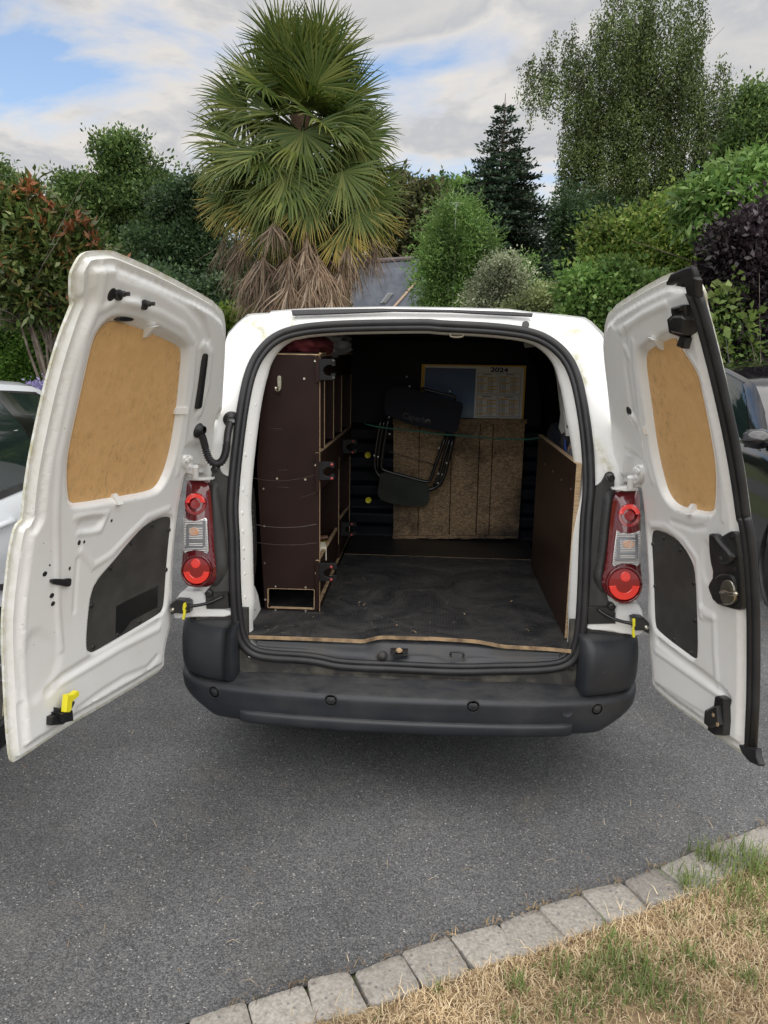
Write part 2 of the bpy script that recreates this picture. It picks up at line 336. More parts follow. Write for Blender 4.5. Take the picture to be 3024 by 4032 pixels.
def floor_mat():
    m, t, p = new_mat('antislip_film'); tc = t.nodes.new('ShaderNodeTexCoord'); mp = t.nodes.new('ShaderNodeMapping'); mp.inputs['Scale'].default_value = (1, .6, 1); t.links.new(tc.outputs['Object'], mp.inputs[0])
    v = t.nodes.new('ShaderNodeTexVoronoi'); v.feature = 'DISTANCE_TO_EDGE'; v.inputs['Scale'].default_value = 82; v.inputs['Randomness'].default_value = .35; t.links.new(mp.outputs[0], v.inputs['Vector'])
    rb = _ramp(t, [(.05, (0, 0, 0)), (.25, (1, 1, 1))]); t.links.new(v.outputs['Distance'], rb.inputs[0])
    n = _noise(t, 3.6, 7, .66, 1.4); r = _ramp(t, [(.36, (0, 0, 0)), (.74, (1, 1, 1))]); t.links.new(n.outputs['Fac'], r.inputs[0])
    base = _mix(t, rb.outputs[0], (.010, .010, .011), (.026, .027, .030)); s = t.nodes.new('ShaderNodeMath'); s.operation = 'MULTIPLY'; s.inputs[1].default_value = .8; t.links.new(r.outputs[0], s.inputs[0])
    c = _mix(t, s.outputs[0], base, (.085, .083, .079))
    n6 = _noise(t, 6, 8, .7, 3.); r6 = _ramp(t, [(.61, (0, 0, 0)), (.66, (1, 1, 1))]); t.links.new(n6.outputs['Fac'], r6.inputs[0]); s6 = t.nodes.new('ShaderNodeMath'); s6.operation = 'MULTIPLY'; s6.inputs[1].default_value = .35; t.links.new(r6.outputs[0], s6.inputs[0])
    c = _mix(t, s6.outputs[0], c, (.2, .185, .16)); t.links.new(c, p.inputs['Base Color']); p.inputs['Roughness'].default_value = .55; p.inputs['Specular IOR Level'].default_value = .3; _bump(t, p, rb.outputs[0], .35, .002); return m
FLOORM = floor_mat()
def osb_mat():
    m, t, p = new_mat('strand_board'); c0 = None
    n = _noise(t, 75, 5, .8, .8, stretch=(1, 1, 2.2)); r = _ramp(t, [(.32, (.035, .026, .018)), (.46, (.19, .135, .08)), (.56, (.36, .265, .165)), (.70, (.58, .46, .32))]); t.links.new(n.outputs['Fac'], r.inputs[0])
    n2 = _noise(t, 2.6, 5, .6); r2 = _ramp(t, [(.43, (.13, .13, .15)), (.60, (.95, .88, .78))]); t.links.new(n2.outputs['Fac'], r2.inputs[0])
    t.links.new(_mix(t, 1., r.outputs[0], r2.outputs[0], 'MULTIPLY'), p.inputs['Base Color']); p.inputs['Roughness'].default_value = .75; _bump(t, p, n.outputs['Fac'], .6, .004); return m
OSB = osb_mat()
def hardboard_mat():
    m, t, p = new_mat('hardboard'); n = _noise(t, 4.5, 7, .72, .5); r = _ramp(t, [(.40, (0, 0, 0)), (.68, (1, 1, 1))]); t.links.new(n.outputs['Fac'], r.inputs[0])
    n0 = _noise(t, 18, 6, .7); r0 = _ramp(t, [(.3, (.62, .37, .15)), (.7, (.72, .45, .20))]); t.links.new(n0.outputs['Fac'], r0.inputs[0])
    n1 = _noise(t, 70, 5, .75, .8, stretch=(1, 1, .45)); r1 = _ramp(t, [(.5, (0, 0, 0)), (.72, (1, 1, 1))]); t.links.new(n1.outputs['Fac'], r1.inputs[0])
    mu = t.nodes.new('ShaderNodeMath'); mu.operation = 'MULTIPLY'; t.links.new(r.outputs[0], mu.inputs[0]); t.links.new(r1.outputs[0], mu.inputs[1])
    t.links.new(_mix(t, mu.outputs[0], r0.outputs[0], (.17, .12, .07)), p.inputs['Base Color']); p.inputs['Roughness'].default_value = .55; _bump(t, p, n1.outputs['Fac'], .08, .001); return m
HARDB = hardboard_mat()
BUMPER = M('bumper_plastic', (.016, .019, .025), .40, var=(.036, .038, .042), vs=4.5, vr=(.42, .75), rv=.2, bump=.3, bs=700)
SILLM = M('dusty_sill', (.020, .022, .026), .42, var=(.075, .07, .06), vs=9, vr=(.5, .8), rv=.3)
GRIME = M('grimy_plastic', (.030, .029, .028), .6, var=(.10, .092, .072), vs=16, vr=(.46, .72), rv=.2)
RUBBER = M('rubber', (.010, .010, .012), .5, var=(.020, .020, .022), vs=9, bump=.06, bs=700)
BLACK = M('black_plastic', (.014, .014, .015), .38, var=(.03, .03, .03), vs=12)
DUSTB = M('dusty_black_plastic', (.018, .018, .019), .55, var=(.07, .068, .062), vs=11, vr=(.45, .75), stretch=(1, 1, .25))
BOARDB = M('black_fibreboard', (.034, .033, .031), .75, var=(.075, .072, .066), vs=7, vr=(.4, .8), bump=.25, bs=300, det=8)
TAPE = M('black_tape', (.009, .009, .010), .45)
WHITEP = M('white_plastic', (.74, .74, .72), .4)
YELLOW = M('yellow_plastic', (.80, .72, .03), .4)
def bumper_wear(m):
    t = m.node_tree; p = t.nodes['Principled BSDF']; src = p.inputs['Base Color'].links[0].from_socket; g = t.nodes.new('ShaderNodeNewGeometry'); s = t.nodes.new('ShaderNodeSeparateXYZ'); t.links.new(g.outputs['True Normal'], s.inputs[0]); ab = t.nodes.new('ShaderNodeMath'); ab.operation = 'ABSOLUTE'; t.links.new(s.outputs['Z'], ab.inputs[0])
    r = _ramp(t, [(.75, (0, 0, 0)), (1, (1, 1, 1))]); t.links.new(ab.outputs[0], r.inputs[0]); n = _noise(t, 16, 8, .75, .4, stretch=(.5, 1, 1)); rn = _ramp(t, [(.40, (.1, .1, .1)), (.66, (1, 1, 1))]); t.links.new(n.outputs['Fac'], rn.inputs[0]); mu = t.nodes.new('ShaderNodeMath'); mu.operation = 'MULTIPLY'; t.links.new(r.outputs[0], mu.inputs[0]); t.links.new(rn.outputs[0], mu.inputs[1])
    c = _mix(t, mu.outputs[0], src, (.060, .059, .057)); n2 = _noise(t, 24, 6, .75, 2., stretch=(.25, 1, 2.)); r2 = _ramp(t, [(.64, (0, 0, 0)), (.70, (.75, .75, .75))]); t.links.new(n2.outputs['Fac'], r2.inputs[0]); t.links.new(_mix(t, r2.outputs[0], c, (.075, .074, .072)), p.inputs['Base Color'])
bumper_wear(BUMPER)
STEEL = M('zinc_steel', (.62, .60, .52), .3, metal=1., var=(.45, .42, .33), vs=40)
BROWN = M('brown_film_plywood', (.017, .0075, .006), .48, spec=.18, var=(.028, .015, .0125), vs=3.5, vr=(.4, .8), rv=.1)
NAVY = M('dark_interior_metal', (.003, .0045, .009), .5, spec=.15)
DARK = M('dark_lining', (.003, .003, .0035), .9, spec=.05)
PLY = M('plywood_edge', (.50, .37, .22), .7, var=(.30, .20, .11), vs=30, stretch=(1, 8, 8))
PLYD = M('dirty_plywood_edge', (.40, .28, .16), .8, var=(.16, .11, .065), vs=22, bump=.4, bs=150)
CLOTHD = M('dark_canvas', (.008, .010, .018), .85, bump=.3, bs=400)
CLOTHG = M('olive_canvas', (.020, .024, .020), .85, bump=.3, bs=400, var=(.03, .035, .028), vs=8)
BLKMET = M('black_tube', (.012, .012, .014), .25)
GREENR = M('green_rope', (.02, .10, .07), .7, var=(.04, .17, .13), vs=90)
REDPL = M('red_plastic', (.32, .05, .05), .5)
def lens(name, col, rough=.08, emis=0):
    m, t, p = new_mat(name); p.inputs['Base Color'].default_value = (*col, 1); p.inputs['Roughness'].default_value = rough; p.inputs['Coat Weight'].default_value = 1; p.inputs['Coat Roughness'].default_value = .03
    v = t.nodes.new('ShaderNodeTexChecker'); v.inputs['Scale'].default_value = 130; tc = t.nodes.new('ShaderNodeTexCoord'); t.links.new(tc.outputs['Object'], v.inputs['Vector'])
    _bump(t, p, v.outputs['Fac'], .12, .001); return m
LENSD = lens('dark_red_lens', (.11, .004, .008), .06); LENSR = lens('red_lens', (.26, .006, .009), .12); LENSB = lens('bright_red_reflector', (.85, .035, .025), .2)
def clear_mat():
    m, t, p = new_mat('clear_lens'); tc = t.nodes.new('ShaderNodeTexCoord'); wv = t.nodes.new('ShaderNodeTexWave'); wv.bands_direction = 'Z'; wv.inputs['Scale'].default_value = 52; wv.inputs['Distortion'].default_value = .3; t.links.new(tc.outputs['Object'], wv.inputs['Vector'])
    r = _ramp(t, [(.2, (.22, .22, .23)), (.6, (.50, .50, .51)), (.95, (.80, .80, .80))]); t.links.new(wv.outputs['Fac'], r.inputs[0]); t.links.new(r.outputs[0], p.inputs['Base Color'])
    p.inputs['Metallic'].default_value = .55; p.inputs['Roughness'].default_value = .2; p.inputs['Coat Weight'].default_value = 1; _bump(t, p, wv.outputs['Fac'], .5, .003); return m
CLEAR = clear_mat(); FACET = M('lens_facet', (.20, .20, .21), .15, metal=.6, coat=1.)
CHROME = M('chrome', (.8, .8, .8), .15, metal=1.)
ORANGE = M('amber_bulb', (.60, .27, .12), .2, coat=1., var=(.45, .40, .36), vs=70)
# ================================================================ THE VAN
van = empty('panel_van', (0, 1.9, 0), 'white panel van seen from behind with both rear doors swung wide open', 'van')
REAR = Surf((0, .05), (1, 0), (0, 1))
DL = Surf((-.906, -.014), (-.255, -.967), (.967, -.255)); DR = Surf((.904, -.023), (.241, -.970), (-.970, -.241))
def sheet(name, surf, outer, holes, step, dep, mat, parent, dirt=None, smooth=60, wall=None, rings=()):
    V2, F, ob = cdt_sheet(outer, holes, step, rings); d = dep(V2); P = surf.pos(V2[:, 0], V2[:, 1], d)
    V = [P]; FF = [list(F)]; dv = [dirt(V2) if dirt else np.zeros(len(V2))]
    if wall is not None:     # closed back at depth `wall`
        W2, G, _ = cdt_sheet(ob, [], max(step*2.5, .02)); b = len(P); V.append(surf.pos(W2[:, 0], W2[:, 1], np.full(len(W2), wall))); FF.append(list(G[:, ::-1]+b)); dv.append(np.zeros(len(W2)))
        b2 = b+len(W2); n = len(ob); V += [surf.pos(ob[:, 0], ob[:, 1], dep(ob)), surf.pos(ob[:, 0], ob[:, 1], np.full(n, wall))]
        FF.append([(b2+i, b2+(i+1) % n, b2+n+(i+1) % n, b2+n+i) for i in range(n)]); dv += [dirt(ob) if dirt else np.zeros(n)]*2
    o = meshobj(name, np.vstack(V), [tuple(f) for q in FF for f in q], mat, parent, smooth)
    if dirt: attr(o, 'dirt', np.concatenate(dv))
    return o
# ---- aperture loop from the photo
sealpx = C('c5', (1659, 268), (1100, 275), (800, 288), (600, 308), (450, 345), (350, 402), (270, 485), (210, 580), (160, 720), (115, 950), (82, 1200), (48, 1500), (32, 1763)) \
    + C('c6', (35, 300), (47, 500), (55, 900), (75, 1150), (105, 1290), (180, 1380), (300, 1415), (600, 1430), (750, 1450), (900, 1488), (1300, 1505)) \
    + C('c8', (0, 865), (450, 888), (700, 880), (900, 878), (1050, 866), (1120, 838), (1165, 775), (1188, 650), (1202, 400), (1214, 0)) \
    + C('c7', (1512, 1250), (1503, 1000), (1483, 800), (1455, 620), (1418, 450), (1370, 330), (1300, 240), (1200, 165), (1080, 118), (900, 92), (700, 76), (400, 64))
SEAL = resample(smooth_loop(REAR.uns(sealpx, -.01), 2), .022)
def sealpath(off, dep):
    T = nrmz(np.roll(SEAL, -1, 0)-np.roll(SEAL, 1, 0)); n = np.stack([-T[:, 1], T[:, 0]], 1)
    a = .5*np.sum(SEAL[:, 0]*np.roll(SEAL[:, 1], -1)-np.roll(SEAL[:, 0], -1)*SEAL[:, 1]); n = n*np.sign(a)
    off = np.asarray(off)[:, None] if np.ndim(off) else off
    Q = SEAL+n*off; return Q
def closed_strip(loops):
    n = len(loops[0]); V = np.vstack(loops); F = [(k*n+i, k*n+(i+1) % n, (k+1)*n+(i+1) % n, (k+1)*n+i) for k in range(len(loops)-1) for i in range(n)]; return V, F
# ---- rear frame (painted surround)
topL = REAR.uns(C('T', (15, 380), (120, 260), (190, 200), (225, 168), (300, 158), (460, 150), (472, 130), (715, 108), (1000, 93), (1659, 78))+C('F', (500, 2020), (1000, 2032), (1210, 2062), (1460, 2085))+C('c7', (1480, 8), (1530, 40), (1625, 140)))
sideL = [(-.825, .42), (-.82, .8), (-.815, 1.1), (-.80, 1.3), (-.775, 1.5)]
OUTL = np.array([q for q in sideL if q[1] < topL[0][1]-.04]+topL+[(-x, z) for x, z in sideL[::-1] if z < topL[-1][1]-.04])
creaseL = [REAR.uns(C('T', (225, 175), (300, 255), (440, 380))), REAR.uns(C('c7', (1460, 40), (1400, 85), (1320, 160)))]
streaks = [(REAR.uns(C('c7', (1410, 280), (1450, 380), (1475, 470))), .016, 1.), (REAR.uns(C('T', (725, 170), (728, 260))), .012, .9), (REAR.uns(C('T', (150, 200), (300, 240), (440, 380))), .022, .9),
           (REAR.uns(C('T', (300, 215), (480, 200))), .02, .7), (REAR.uns(C('c7', (1380, 130), (1450, 60))), .025, .8), (REAR.uns(C('c7', (1540, 900), (1600, 1000), (1650, 1100))), .018, .7), (REAR.uns(C('T', (300, 300), (310, 560))), .03, .35)]
def frame_dep(p):
    d = .035*sst(sdf(p, OUTL), -.05, 0.)
    for c in creaseL: d += .005*np.exp(-(pdist(p, c, False)/.006)**2)
    for c, wd, h in ((REAR.uns(C('T', (190, 240), (165, 400), (120, 620))), .012, -.006), (REAR.uns(C('c7', (1500, 60), (1560, 200), (1600, 420))), .014, -.007), (REAR.uns(C('c7', (1540, 880), (1640, 1090))), .02, -.008), (REAR.uns(C('TL', (490, 340), (520, 200))), .02, -.005)):
        d += h*np.exp(-(pdist(p, c, False)/wd)**2)
    return d+.004*sst(pdist(p, SEAL), .03, .015)
def frame_dirt(p):
    d = np.zeros(len(p))
    for c, wd, h in streaks: d = np.maximum(d, h*np.exp(-(pdist(p, c, False)/wd)**2))
    return np.maximum(d, .45*np.exp(-(pdist(p, SEAL)/.03)**2)*(p[:, 1] > 1.0))
sheet('rear_frame', REAR, OUTL, [sealpath(.004, 0)], .013, frame_dep, PAINT, van, frame_dirt)
# ---- body shell
def bx(y): return 1+.095*float(sst(y, 0., .32))
secs = []
for y in (0, .012, .03, .07, .14, .24, .36):
    P = REAR.pos(OUTL[:, 0], OUTL[:, 1], .035+y); P[:, 0] *= bx(y); P[:, 2] += .02*sst(y, 0, .3)*(P[:, 2] > 1.6); secs.append(P)
for y in (1.2, 2.1, 2.5, 2.9, 3.2, 3.5, 3.8, 3.95):
    P = secs[6].copy(); P[:, 1] = y; top = 1.0+.86*(1-sst(y, 2.1, 3.2)) if y < 3.2 else 1.0-.2*sst(y, 3.2, 3.95)
    P[:, 2] = np.where(P[:, 2] > .9, .9+(P[:, 2]-.9)*(top-.9)/(.93), P[:, 2]); P[:, 0] *= 1-.1*sst(y, 3.4, 3.95); secs.append(P)
V, F = [], []; n = len(OUTL)
for k in range(len(secs)-1): F += [(k*n+i, k*n+i+1, (k+1)*n+i+1, (k+1)*n+i) for i in range(n-1)]
F.append(tuple((len(secs)-1)*n+i for i in range(n)))
meshobj('body_shell', np.vstack(secs), F, PAINT, van, 40)
MB().box((0, 2.0, .36), (1.6, 3.6, .06)).build('underbody', DARK, van)
# black strip along the roof edge
plate('roof_strip', REAR, REAR.uns(C('T', (715, 110), (1000, 101), (1659, 92))+C('F', (500, 2034), (1000, 2050), (1212, 2066), (1207, 2097), (700, 2071), (500, 2059), (0, 2052))+C('T', (1000, 160), (728, 168)), -.006), .01, -.012, RUBBER, van, ch=.003)
spot('plug', REAR, C1('c7', 1050, 52), .0135, .0135, BLACK, van, d0=.004, d1=-.006)
# ---- white jamb inside the seal
wz = np.where(SEAL[:, 1] > 1.66, .024, np.where(SEAL[:, 1] < .6, .006, np.where((SEAL[:, 0] > 0) & (SEAL[:, 1] < 1.33), .030, .044))); wz = np.convolve(np.r_[wz[-4:], wz, wz[:4]], np.ones(9)/9, 'valid')
lo = []
for fo, de in ((0, -.004), (.12, .004), (.3, .012), (.85, .045), (1., .055), (1.06, .075)):
    q = sealpath(wz*fo+(.004 if fo > 0 else 0), de); lo.append(REAR.pos(q[:, 0], q[:, 1], de))
V, F = closed_strip(lo); jm = meshobj('door_jamb', V, F, PAINT, van, 50); attr(jm, 'dirt', np.r_[np.full(len(SEAL)*2, .4), np.full(len(V)-len(SEAL)*2, .12)])
def jamb_pt(p):
    a, z = REAR.un(p, .03); i = np.argmin(np.hypot(SEAL[:, 0]-a, SEAL[:, 1]-z)); s = np.clip(np.hypot(SEAL[i, 0]-a, SEAL[i, 1]-z)/wz[i], .1, 1); d = .002+.05*s
    a, z = REAR.un(p, d); return REAR.pos(np.array([a]), np.array([z]), d)[0]
def ellipsoid(mb, c, r, n=10):
    return mb.lathe(c, (0, 1, 0), [(1e-4, -r[1])]+[(r[0]*math.sin(t), -r[1]*math.cos(t)) for t in np.linspace(.3, math.pi-.3, 5)]+[(1e-4, r[1])], n)
for c, x, y, r in [('c5', 180, 1018, .004), ('c5', 133, 1268, .004), ('c5', 127, 1380, .004), ('c5', 113, 1507, .007), ('c6', 115, 625, .007), ('c7', 1412, 760, .005), ('c7', 1443, 995, .005), ('c7', 1456, 1215, .008)]:
    ellipsoid(MB(), jamb_pt(C1(c, x, y)), (r, .004, r)).build('jamb_hole', DARK, jm, 180)
for c, x, y in [('c5', 205, 920), ('c5', 165, 1160), ('c5', 125, 1330), ('c5', 105, 1600), ('c6', 105, 60), ('c6', 100, 250), ('c6', 105, 400), ('c6', 110, 540), ('c6', 118, 745), ('c6', 122, 935)]:
    ellipsoid(MB(), jamb_pt(C1(c, x, y)), (.011, .0035, .022)).build('pressed_dimple', PAINT, jm, 180)
# ---- seal: two-lipped rubber
for nm, off, dep, r in (('aperture_seal', -.009, -.010, .0145), ('seal_lip', .010, -.004, .0115)):
    q = smooth_loop(sealpath(off, 0), 1); P = REAR.pos(q[:, 0], q[:, 1], dep); P = np.vstack([P, P[:2]])
    s_ = MB().tube(P, r, 10, False).build(nm, RUBBER, van if nm == 'aperture_seal' else s_, 180)
# ---- interior lining
def q4(name, pts, mat, parent=van, smooth=None): return meshobj(name, pts, [tuple(range(len(pts)))], mat, parent, smooth)
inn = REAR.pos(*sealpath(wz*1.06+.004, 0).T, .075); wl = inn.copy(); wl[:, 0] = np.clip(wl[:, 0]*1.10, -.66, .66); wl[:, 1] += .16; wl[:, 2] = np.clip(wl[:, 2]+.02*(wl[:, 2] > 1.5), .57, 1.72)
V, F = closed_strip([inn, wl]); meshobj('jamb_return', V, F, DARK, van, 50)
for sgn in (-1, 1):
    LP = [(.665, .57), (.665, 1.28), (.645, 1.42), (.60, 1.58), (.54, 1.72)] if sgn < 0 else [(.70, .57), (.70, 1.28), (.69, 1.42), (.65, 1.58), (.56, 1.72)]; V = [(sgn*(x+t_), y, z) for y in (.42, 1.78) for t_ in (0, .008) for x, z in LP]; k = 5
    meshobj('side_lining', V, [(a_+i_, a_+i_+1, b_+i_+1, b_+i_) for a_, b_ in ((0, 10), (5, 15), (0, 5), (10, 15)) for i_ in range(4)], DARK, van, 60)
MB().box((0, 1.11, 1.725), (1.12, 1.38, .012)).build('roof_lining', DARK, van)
zz = np.linspace(.57, 1.74, 150); ribs = .02*np.clip(np.sin((zz-.57)/.165*2*math.pi)*2.2, -1, 1)*(zz < 1.25)
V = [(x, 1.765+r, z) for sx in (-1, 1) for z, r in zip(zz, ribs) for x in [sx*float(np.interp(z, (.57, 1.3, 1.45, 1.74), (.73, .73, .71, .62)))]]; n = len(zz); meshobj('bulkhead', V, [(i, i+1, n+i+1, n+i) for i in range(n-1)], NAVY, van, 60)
for p in C('c5', (1137, 1332), (1141, 1700)):
    c = aty(p, 1.735); MB().lathe(c, (0, -1, 0), [(.001, .004), (.007, .004), (.009, .007), (.016, .007), (.018, 0), (.018, -.012)], 18).build('lashing_ring', YELLOW, van, 60)
# roof striker loop and pale clips
P = [aty(p, .37) for p in C('c7', (503, 98), (503, 128), (512, 142), (588, 142), (598, 128), (602, 98))]; MB().tube(smooth_loop(P, 2, False), .005, 8).build('roof_striker', STEEL, van, 180)
for a, b in (((1105, 318), (1218, 332)), ((1338, 318), (1388, 328)), ((1440, 312), (1640, 322))):
    p0, p1 = [aty(p, .42) for p in C('c5', a, b)]; MB().box((p0+p1)/2, (abs(p1[0]-p0[0]), .03, .004)).build('headliner_clip', WHITEP, van)
# ---- floor boards
fe = C('c6', (140, 1250), (600, 1265), (900, 1277), (1100, 1287), (1170, 1268), (1240, 1252), (1659, 1266))+C('c8', (250, 690), (550, 708), (640, 722), (720, 740), (1000, 755), (1130, 768))
edge = np.array([atz(p, .59) for p in fe]); edge = smooth_loop(resample(edge, .03, False), 1, False)
top = np.vstack([edge, [(.66, edge[-1, 1], .59), (.66, 1.30, .59), (-.66, 1.30, .59), (-.66, edge[0, 1], .59)]]); bot = top.copy(); bot[:, 2] = .578
fb = MB().prism(top, bot).build('floor_board', FLOORM, van)
a = edge+[0, -.0008, .0006]; b = edge+[0, -.0008, -.0125]; c2 = edge+[0, .004, .0006]; n = len(a)
meshobj('board_edge', np.vstack([c2, a, b]), [(k*n+i, k*n+i+1, (k+1)*n+i+1, (k+1)*n+i) for k in (0, 1) for i in range(n-1)], PLYD, fb)
MB().box((0, 1.53, .583), (1.32, .45, .012)).build('floor_board', M('smooth_black_board', (.010, .010, .011), .45, var=(.026, .025, .024), vs=5, stretch=(.3, 3, 1)), van)
MB().box((.15, 1.3025, .5845), (1.05, .0045, .012)).build('floor_joint', PLYD, van)
# ---- sill between board and seal
xs = np.linspace(-.57, .57, 90); st = np.array([REAR.un(p, 0) for p in sealpx[11:31]]); st = st[np.argsort(st[:, 0])]; zs = np.interp(xs, SEAL[SEAL[:, 1] < .62][:, 0][np.argsort(SEAL[SEAL[:, 1] < .62][:, 0])], SEAL[SEAL[:, 1] < .62][:, 1][np.argsort(SEAL[SEAL[:, 1] < .62][:, 0])])
ye = np.interp(xs, edge[:, 0], edge[:, 1])
rows = []
for t in np.linspace(0, 1, 14):
    z = zs*(1-t)+.576*t; y = .045+(ye+.02-.045)*t; bump = .008*np.exp(-((t-.3)/.12)**2)+.006*np.exp(-((t-.72)/.1)**2)
    hole = np.exp(-((xs+.055)/.045)**2)*np.exp(-((t-.35)/.3)**2)+np.exp(-((xs-.165)/.045)**2)*np.exp(-((t-.4)/.3)**2)
    rows.append(np.stack([xs, y+0*xs, z+bump*(1-.9*hole)-.010*hole], 1))
n = 90; meshobj('sill', np.vstack(rows), [(k*n+i, k*n+i+1, (k+1)*n+i+1, (k+1)*n+i) for k in range(13) for i in range(n-1)], SILLM, van, 180)
def sillpt(p, up=.006): return aty(p, .06)+np.array([0, 0, up])
c = sillpt(C1('c8', 108, 785)); lp = MB().box(c, (.066, .035, .012)).build('latch_plate', BLACK, van)
MB().box(c+[0, -.0185, -.001], (.03, .002, .0045)).build('slot', DARK, lp); ellipsoid(MB(), c+[0, -.012, .0055], (.014, .007, .004)).build('worn_patch', PLYD, lp, 180)
c = sillpt(C1('c8', 10, 800)); ellipsoid(MB(), c+[0, -.004, -.006], (.02, .02, .007)).build('sill_dent', GRIME, van, 180)
P = [sillpt(p, .012) for p in C('c8', (412, 820), (412, 803), (425, 796), (475, 800), (490, 808), (490, 826))]; sk = MB().tube(smooth_loop(P, 2, False), .0042, 8).build('sill_striker', BLACK, van, 180)
for k in (0, -1): MB().cyl(P[k]-np.array([0, 0, .004]), (0, -.4, 1), .006, .003, 10).build('bolt', STEEL, sk)
# ---- dark lower panels either side of the opening, under the lamps
for sgn in (-1, 1):
    plate('lower_trim', REAR, [(sgn*q[0], q[1]) for q in ((.60, .42), (.80, .42), (.80, .655), (.70, .665), (.655, .70), (.60, .70))], .012, -.004, GRIME, van, ch=.003)
plate('lower_trim', REAR, [(-.70, .40), (.70, .40), (.70, .505), (-.70, .505)], .03, -.006, GRIME, van)
# ---- bumper
plan = smooth_loop(np.array([(-.905, .75), (-.905, .42), (-.897, .25), (-.882, .12), (-.85, .04), (-.79, -.01), (-.70, -.045), (-.5, -.078), (-.25, -.094), (0, -.1), (.25, -.094), (.5, -.078), (.70, -.045), (.79, -.01), (.85, .04), (.882, .12), (.897, .25), (.905, .42), (.905, .75)]), 3, False)
plan = resample(plan, .02, False); PT = nrmz(np.gradient(plan, axis=0)); PN = np.stack([-PT[:, 1], PT[:, 0]], 1)   # towards the van
def plan_y(x): return float(np.interp(x, plan[(np.abs(plan[:, 0]) < .88), 0], plan[np.abs(plan[:, 0]) < .88, 1]))
def sweep(prof, sel, zf=None):
    rows = []
    for o, z in prof:
        q = plan[sel]+PN[sel]*o; zz = np.full(len(q), z)
        if zf: zz = zf(plan[sel], o, zz)
        rows.append(np.c_[q, zz])
    n = len(rows[0]); return np.vstack(rows), [(k*n+i, k*n+i+1, (k+1)*n+i+1, (k+1)*n+i) for k in range(len(rows)-1) for i in range(n-1)]
lift = lambda P, o, z: np.where(z < .40, z+(.40-z)*.62*(sst(np.abs(P[:, 0]), .70, .885)), z)
allp = np.ones(len(plan), bool)
V, F = sweep([(.14, .275), (.05, .283), (.022, .293), (.008, .312), (.002, .34), (0, .37), (.0, .395), (-.002, .41), (.0, .42), (.006, .4275), (.016, .4315), (.03, .4345), (.06, .441), (.10, .448), (.125, .453)], allp, lift)
bump = meshobj('rear_bumper', V, F, BUMPER, van, 180)
V, F = sweep([(.124, .4528), (.138, .457), (.150, .464), (.160, .48), (.168, .492), (.2, .498)], np.abs(plan[:, 0]) < .70); meshobj('bumper_lip', V, F, GRIME, bump, 180)
for sgn in (-1, 1):
    sel = (plan[:, 0]*sgn > .655) & (plan[:, 1] < .55); pr = [(.02, .44), (.006, .452), (.002, .47), (.0, .50), (.001, .56), (.006, .60), (.016, .628), (.034, .645), (.07, .655), (.16, .662)]
    V, F = sweep(pr, sel); k = np.where(sel)[0]; ns = len(k); end = 0 if sgn > 0 else ns-1
    ed = [r*ns+end for r in range(len(pr))]; b = len(V); V = np.vstack([V, V[ed]+[-.022*sgn, .015, -.004], V[ed]+[-.034*sgn, .09, -.012]]); m_ = len(ed)
    F += [(ed[i], ed[i+1], b+i+1, b+i) for i in range(m_-1)]+[(b+i, b+i+1, b+m_+i+1, b+m_+i) for i in range(m_-1)]
    meshobj('bumper_corner', V, F, BUMPER, van, 180)
sel = np.abs(plan[:, 0]) < .615; V, F = sweep([(.03, .290), (.002, .294), (-.009, .300), (-.013, .312), (-.013, .332), (-.011, .339), (-.004, .3435), (.008, .346)], sel)
V[:, 1] += .012*sst(np.abs(V[:, 0]), .585, .62); meshobj('bumper_insert', V, F, BUMPER, bump, 60)
def on_bumper(p):
    y = -.05
    for _ in range(30): X = aty(p, y); y = .5*y+.5*plan_y(X[0])
    i = np.argmin(np.abs(plan[:, 0]-X[0])+(plan[:, 1] > .2)); return X, -np.array([PN[i][0], PN[i][1], 0])
for p in C('D', (463, 1495), (715, 1513), (1022, 1526), (1290, 1532)):
    X, nn = on_bumper(p); s_ = MB().lathe(X, nn, [(.021, -.004), (.021, .0015), (.0185, .0025), (.016, .001), (.0145, -.002), (.001, -.002)], 24).build('parking_sensor', DARK, bump, 50)
    MB().lathe(X, nn, [(.0105, -.002), (.0105, .0018), (.0095, .0028), (.0001, .0031)], 20).build('sensor_eye', DUSTB, s_, 50); MB().lathe(X, nn, [(.0245, -.002), (.0245, .001), (.0225, .0022), (.0205, .001)], 24).build('sensor_bezel', DUSTB, s_, 60)
X, nn = on_bumper(C1('c8', 1106, 1131)); MB().lathe(X, nn, [(.0235, -.002), (.0235, .0012), (.022, .0018), (.0205, .0005), (.0001, .0012)], 28).build('tow_cover', BUMPER, bump, 60)
# trim screws
for c, x, y in (('L2', 1572, 1055), ('R4', 133, 1183), ('c8', 1128, 872)):
    X = aty(C1(c, x, y), .035); MB().lathe(X, (0, -1, 0), [(.008, -.012), (.008, .002), (.005, .004), (.0001, .003)], 14).build('trim_screw', BLACK, van, 50)
# ---- wheels (mostly hidden behind the bumper)
for sgn in (-1, 1):
    for y in (.78, 3.35):
        wh = MB().lathe((sgn*.76-.09, y, .31), (1, 0, 0), [(.20, 0), (.285, .005), (.31, .03), (.31, .15), (.285, .175), (.20, .18)], 32).build('wheel', RUBBER, van, 50)
        MB().lathe((sgn*.76-.07, y, .31), (1, 0, 0), [(.001, .05), (.12, .04), (.2, 0), (.2, .14), (.12, .10), (.001, .09)], 24).build('rim', STEEL, wh, 50)
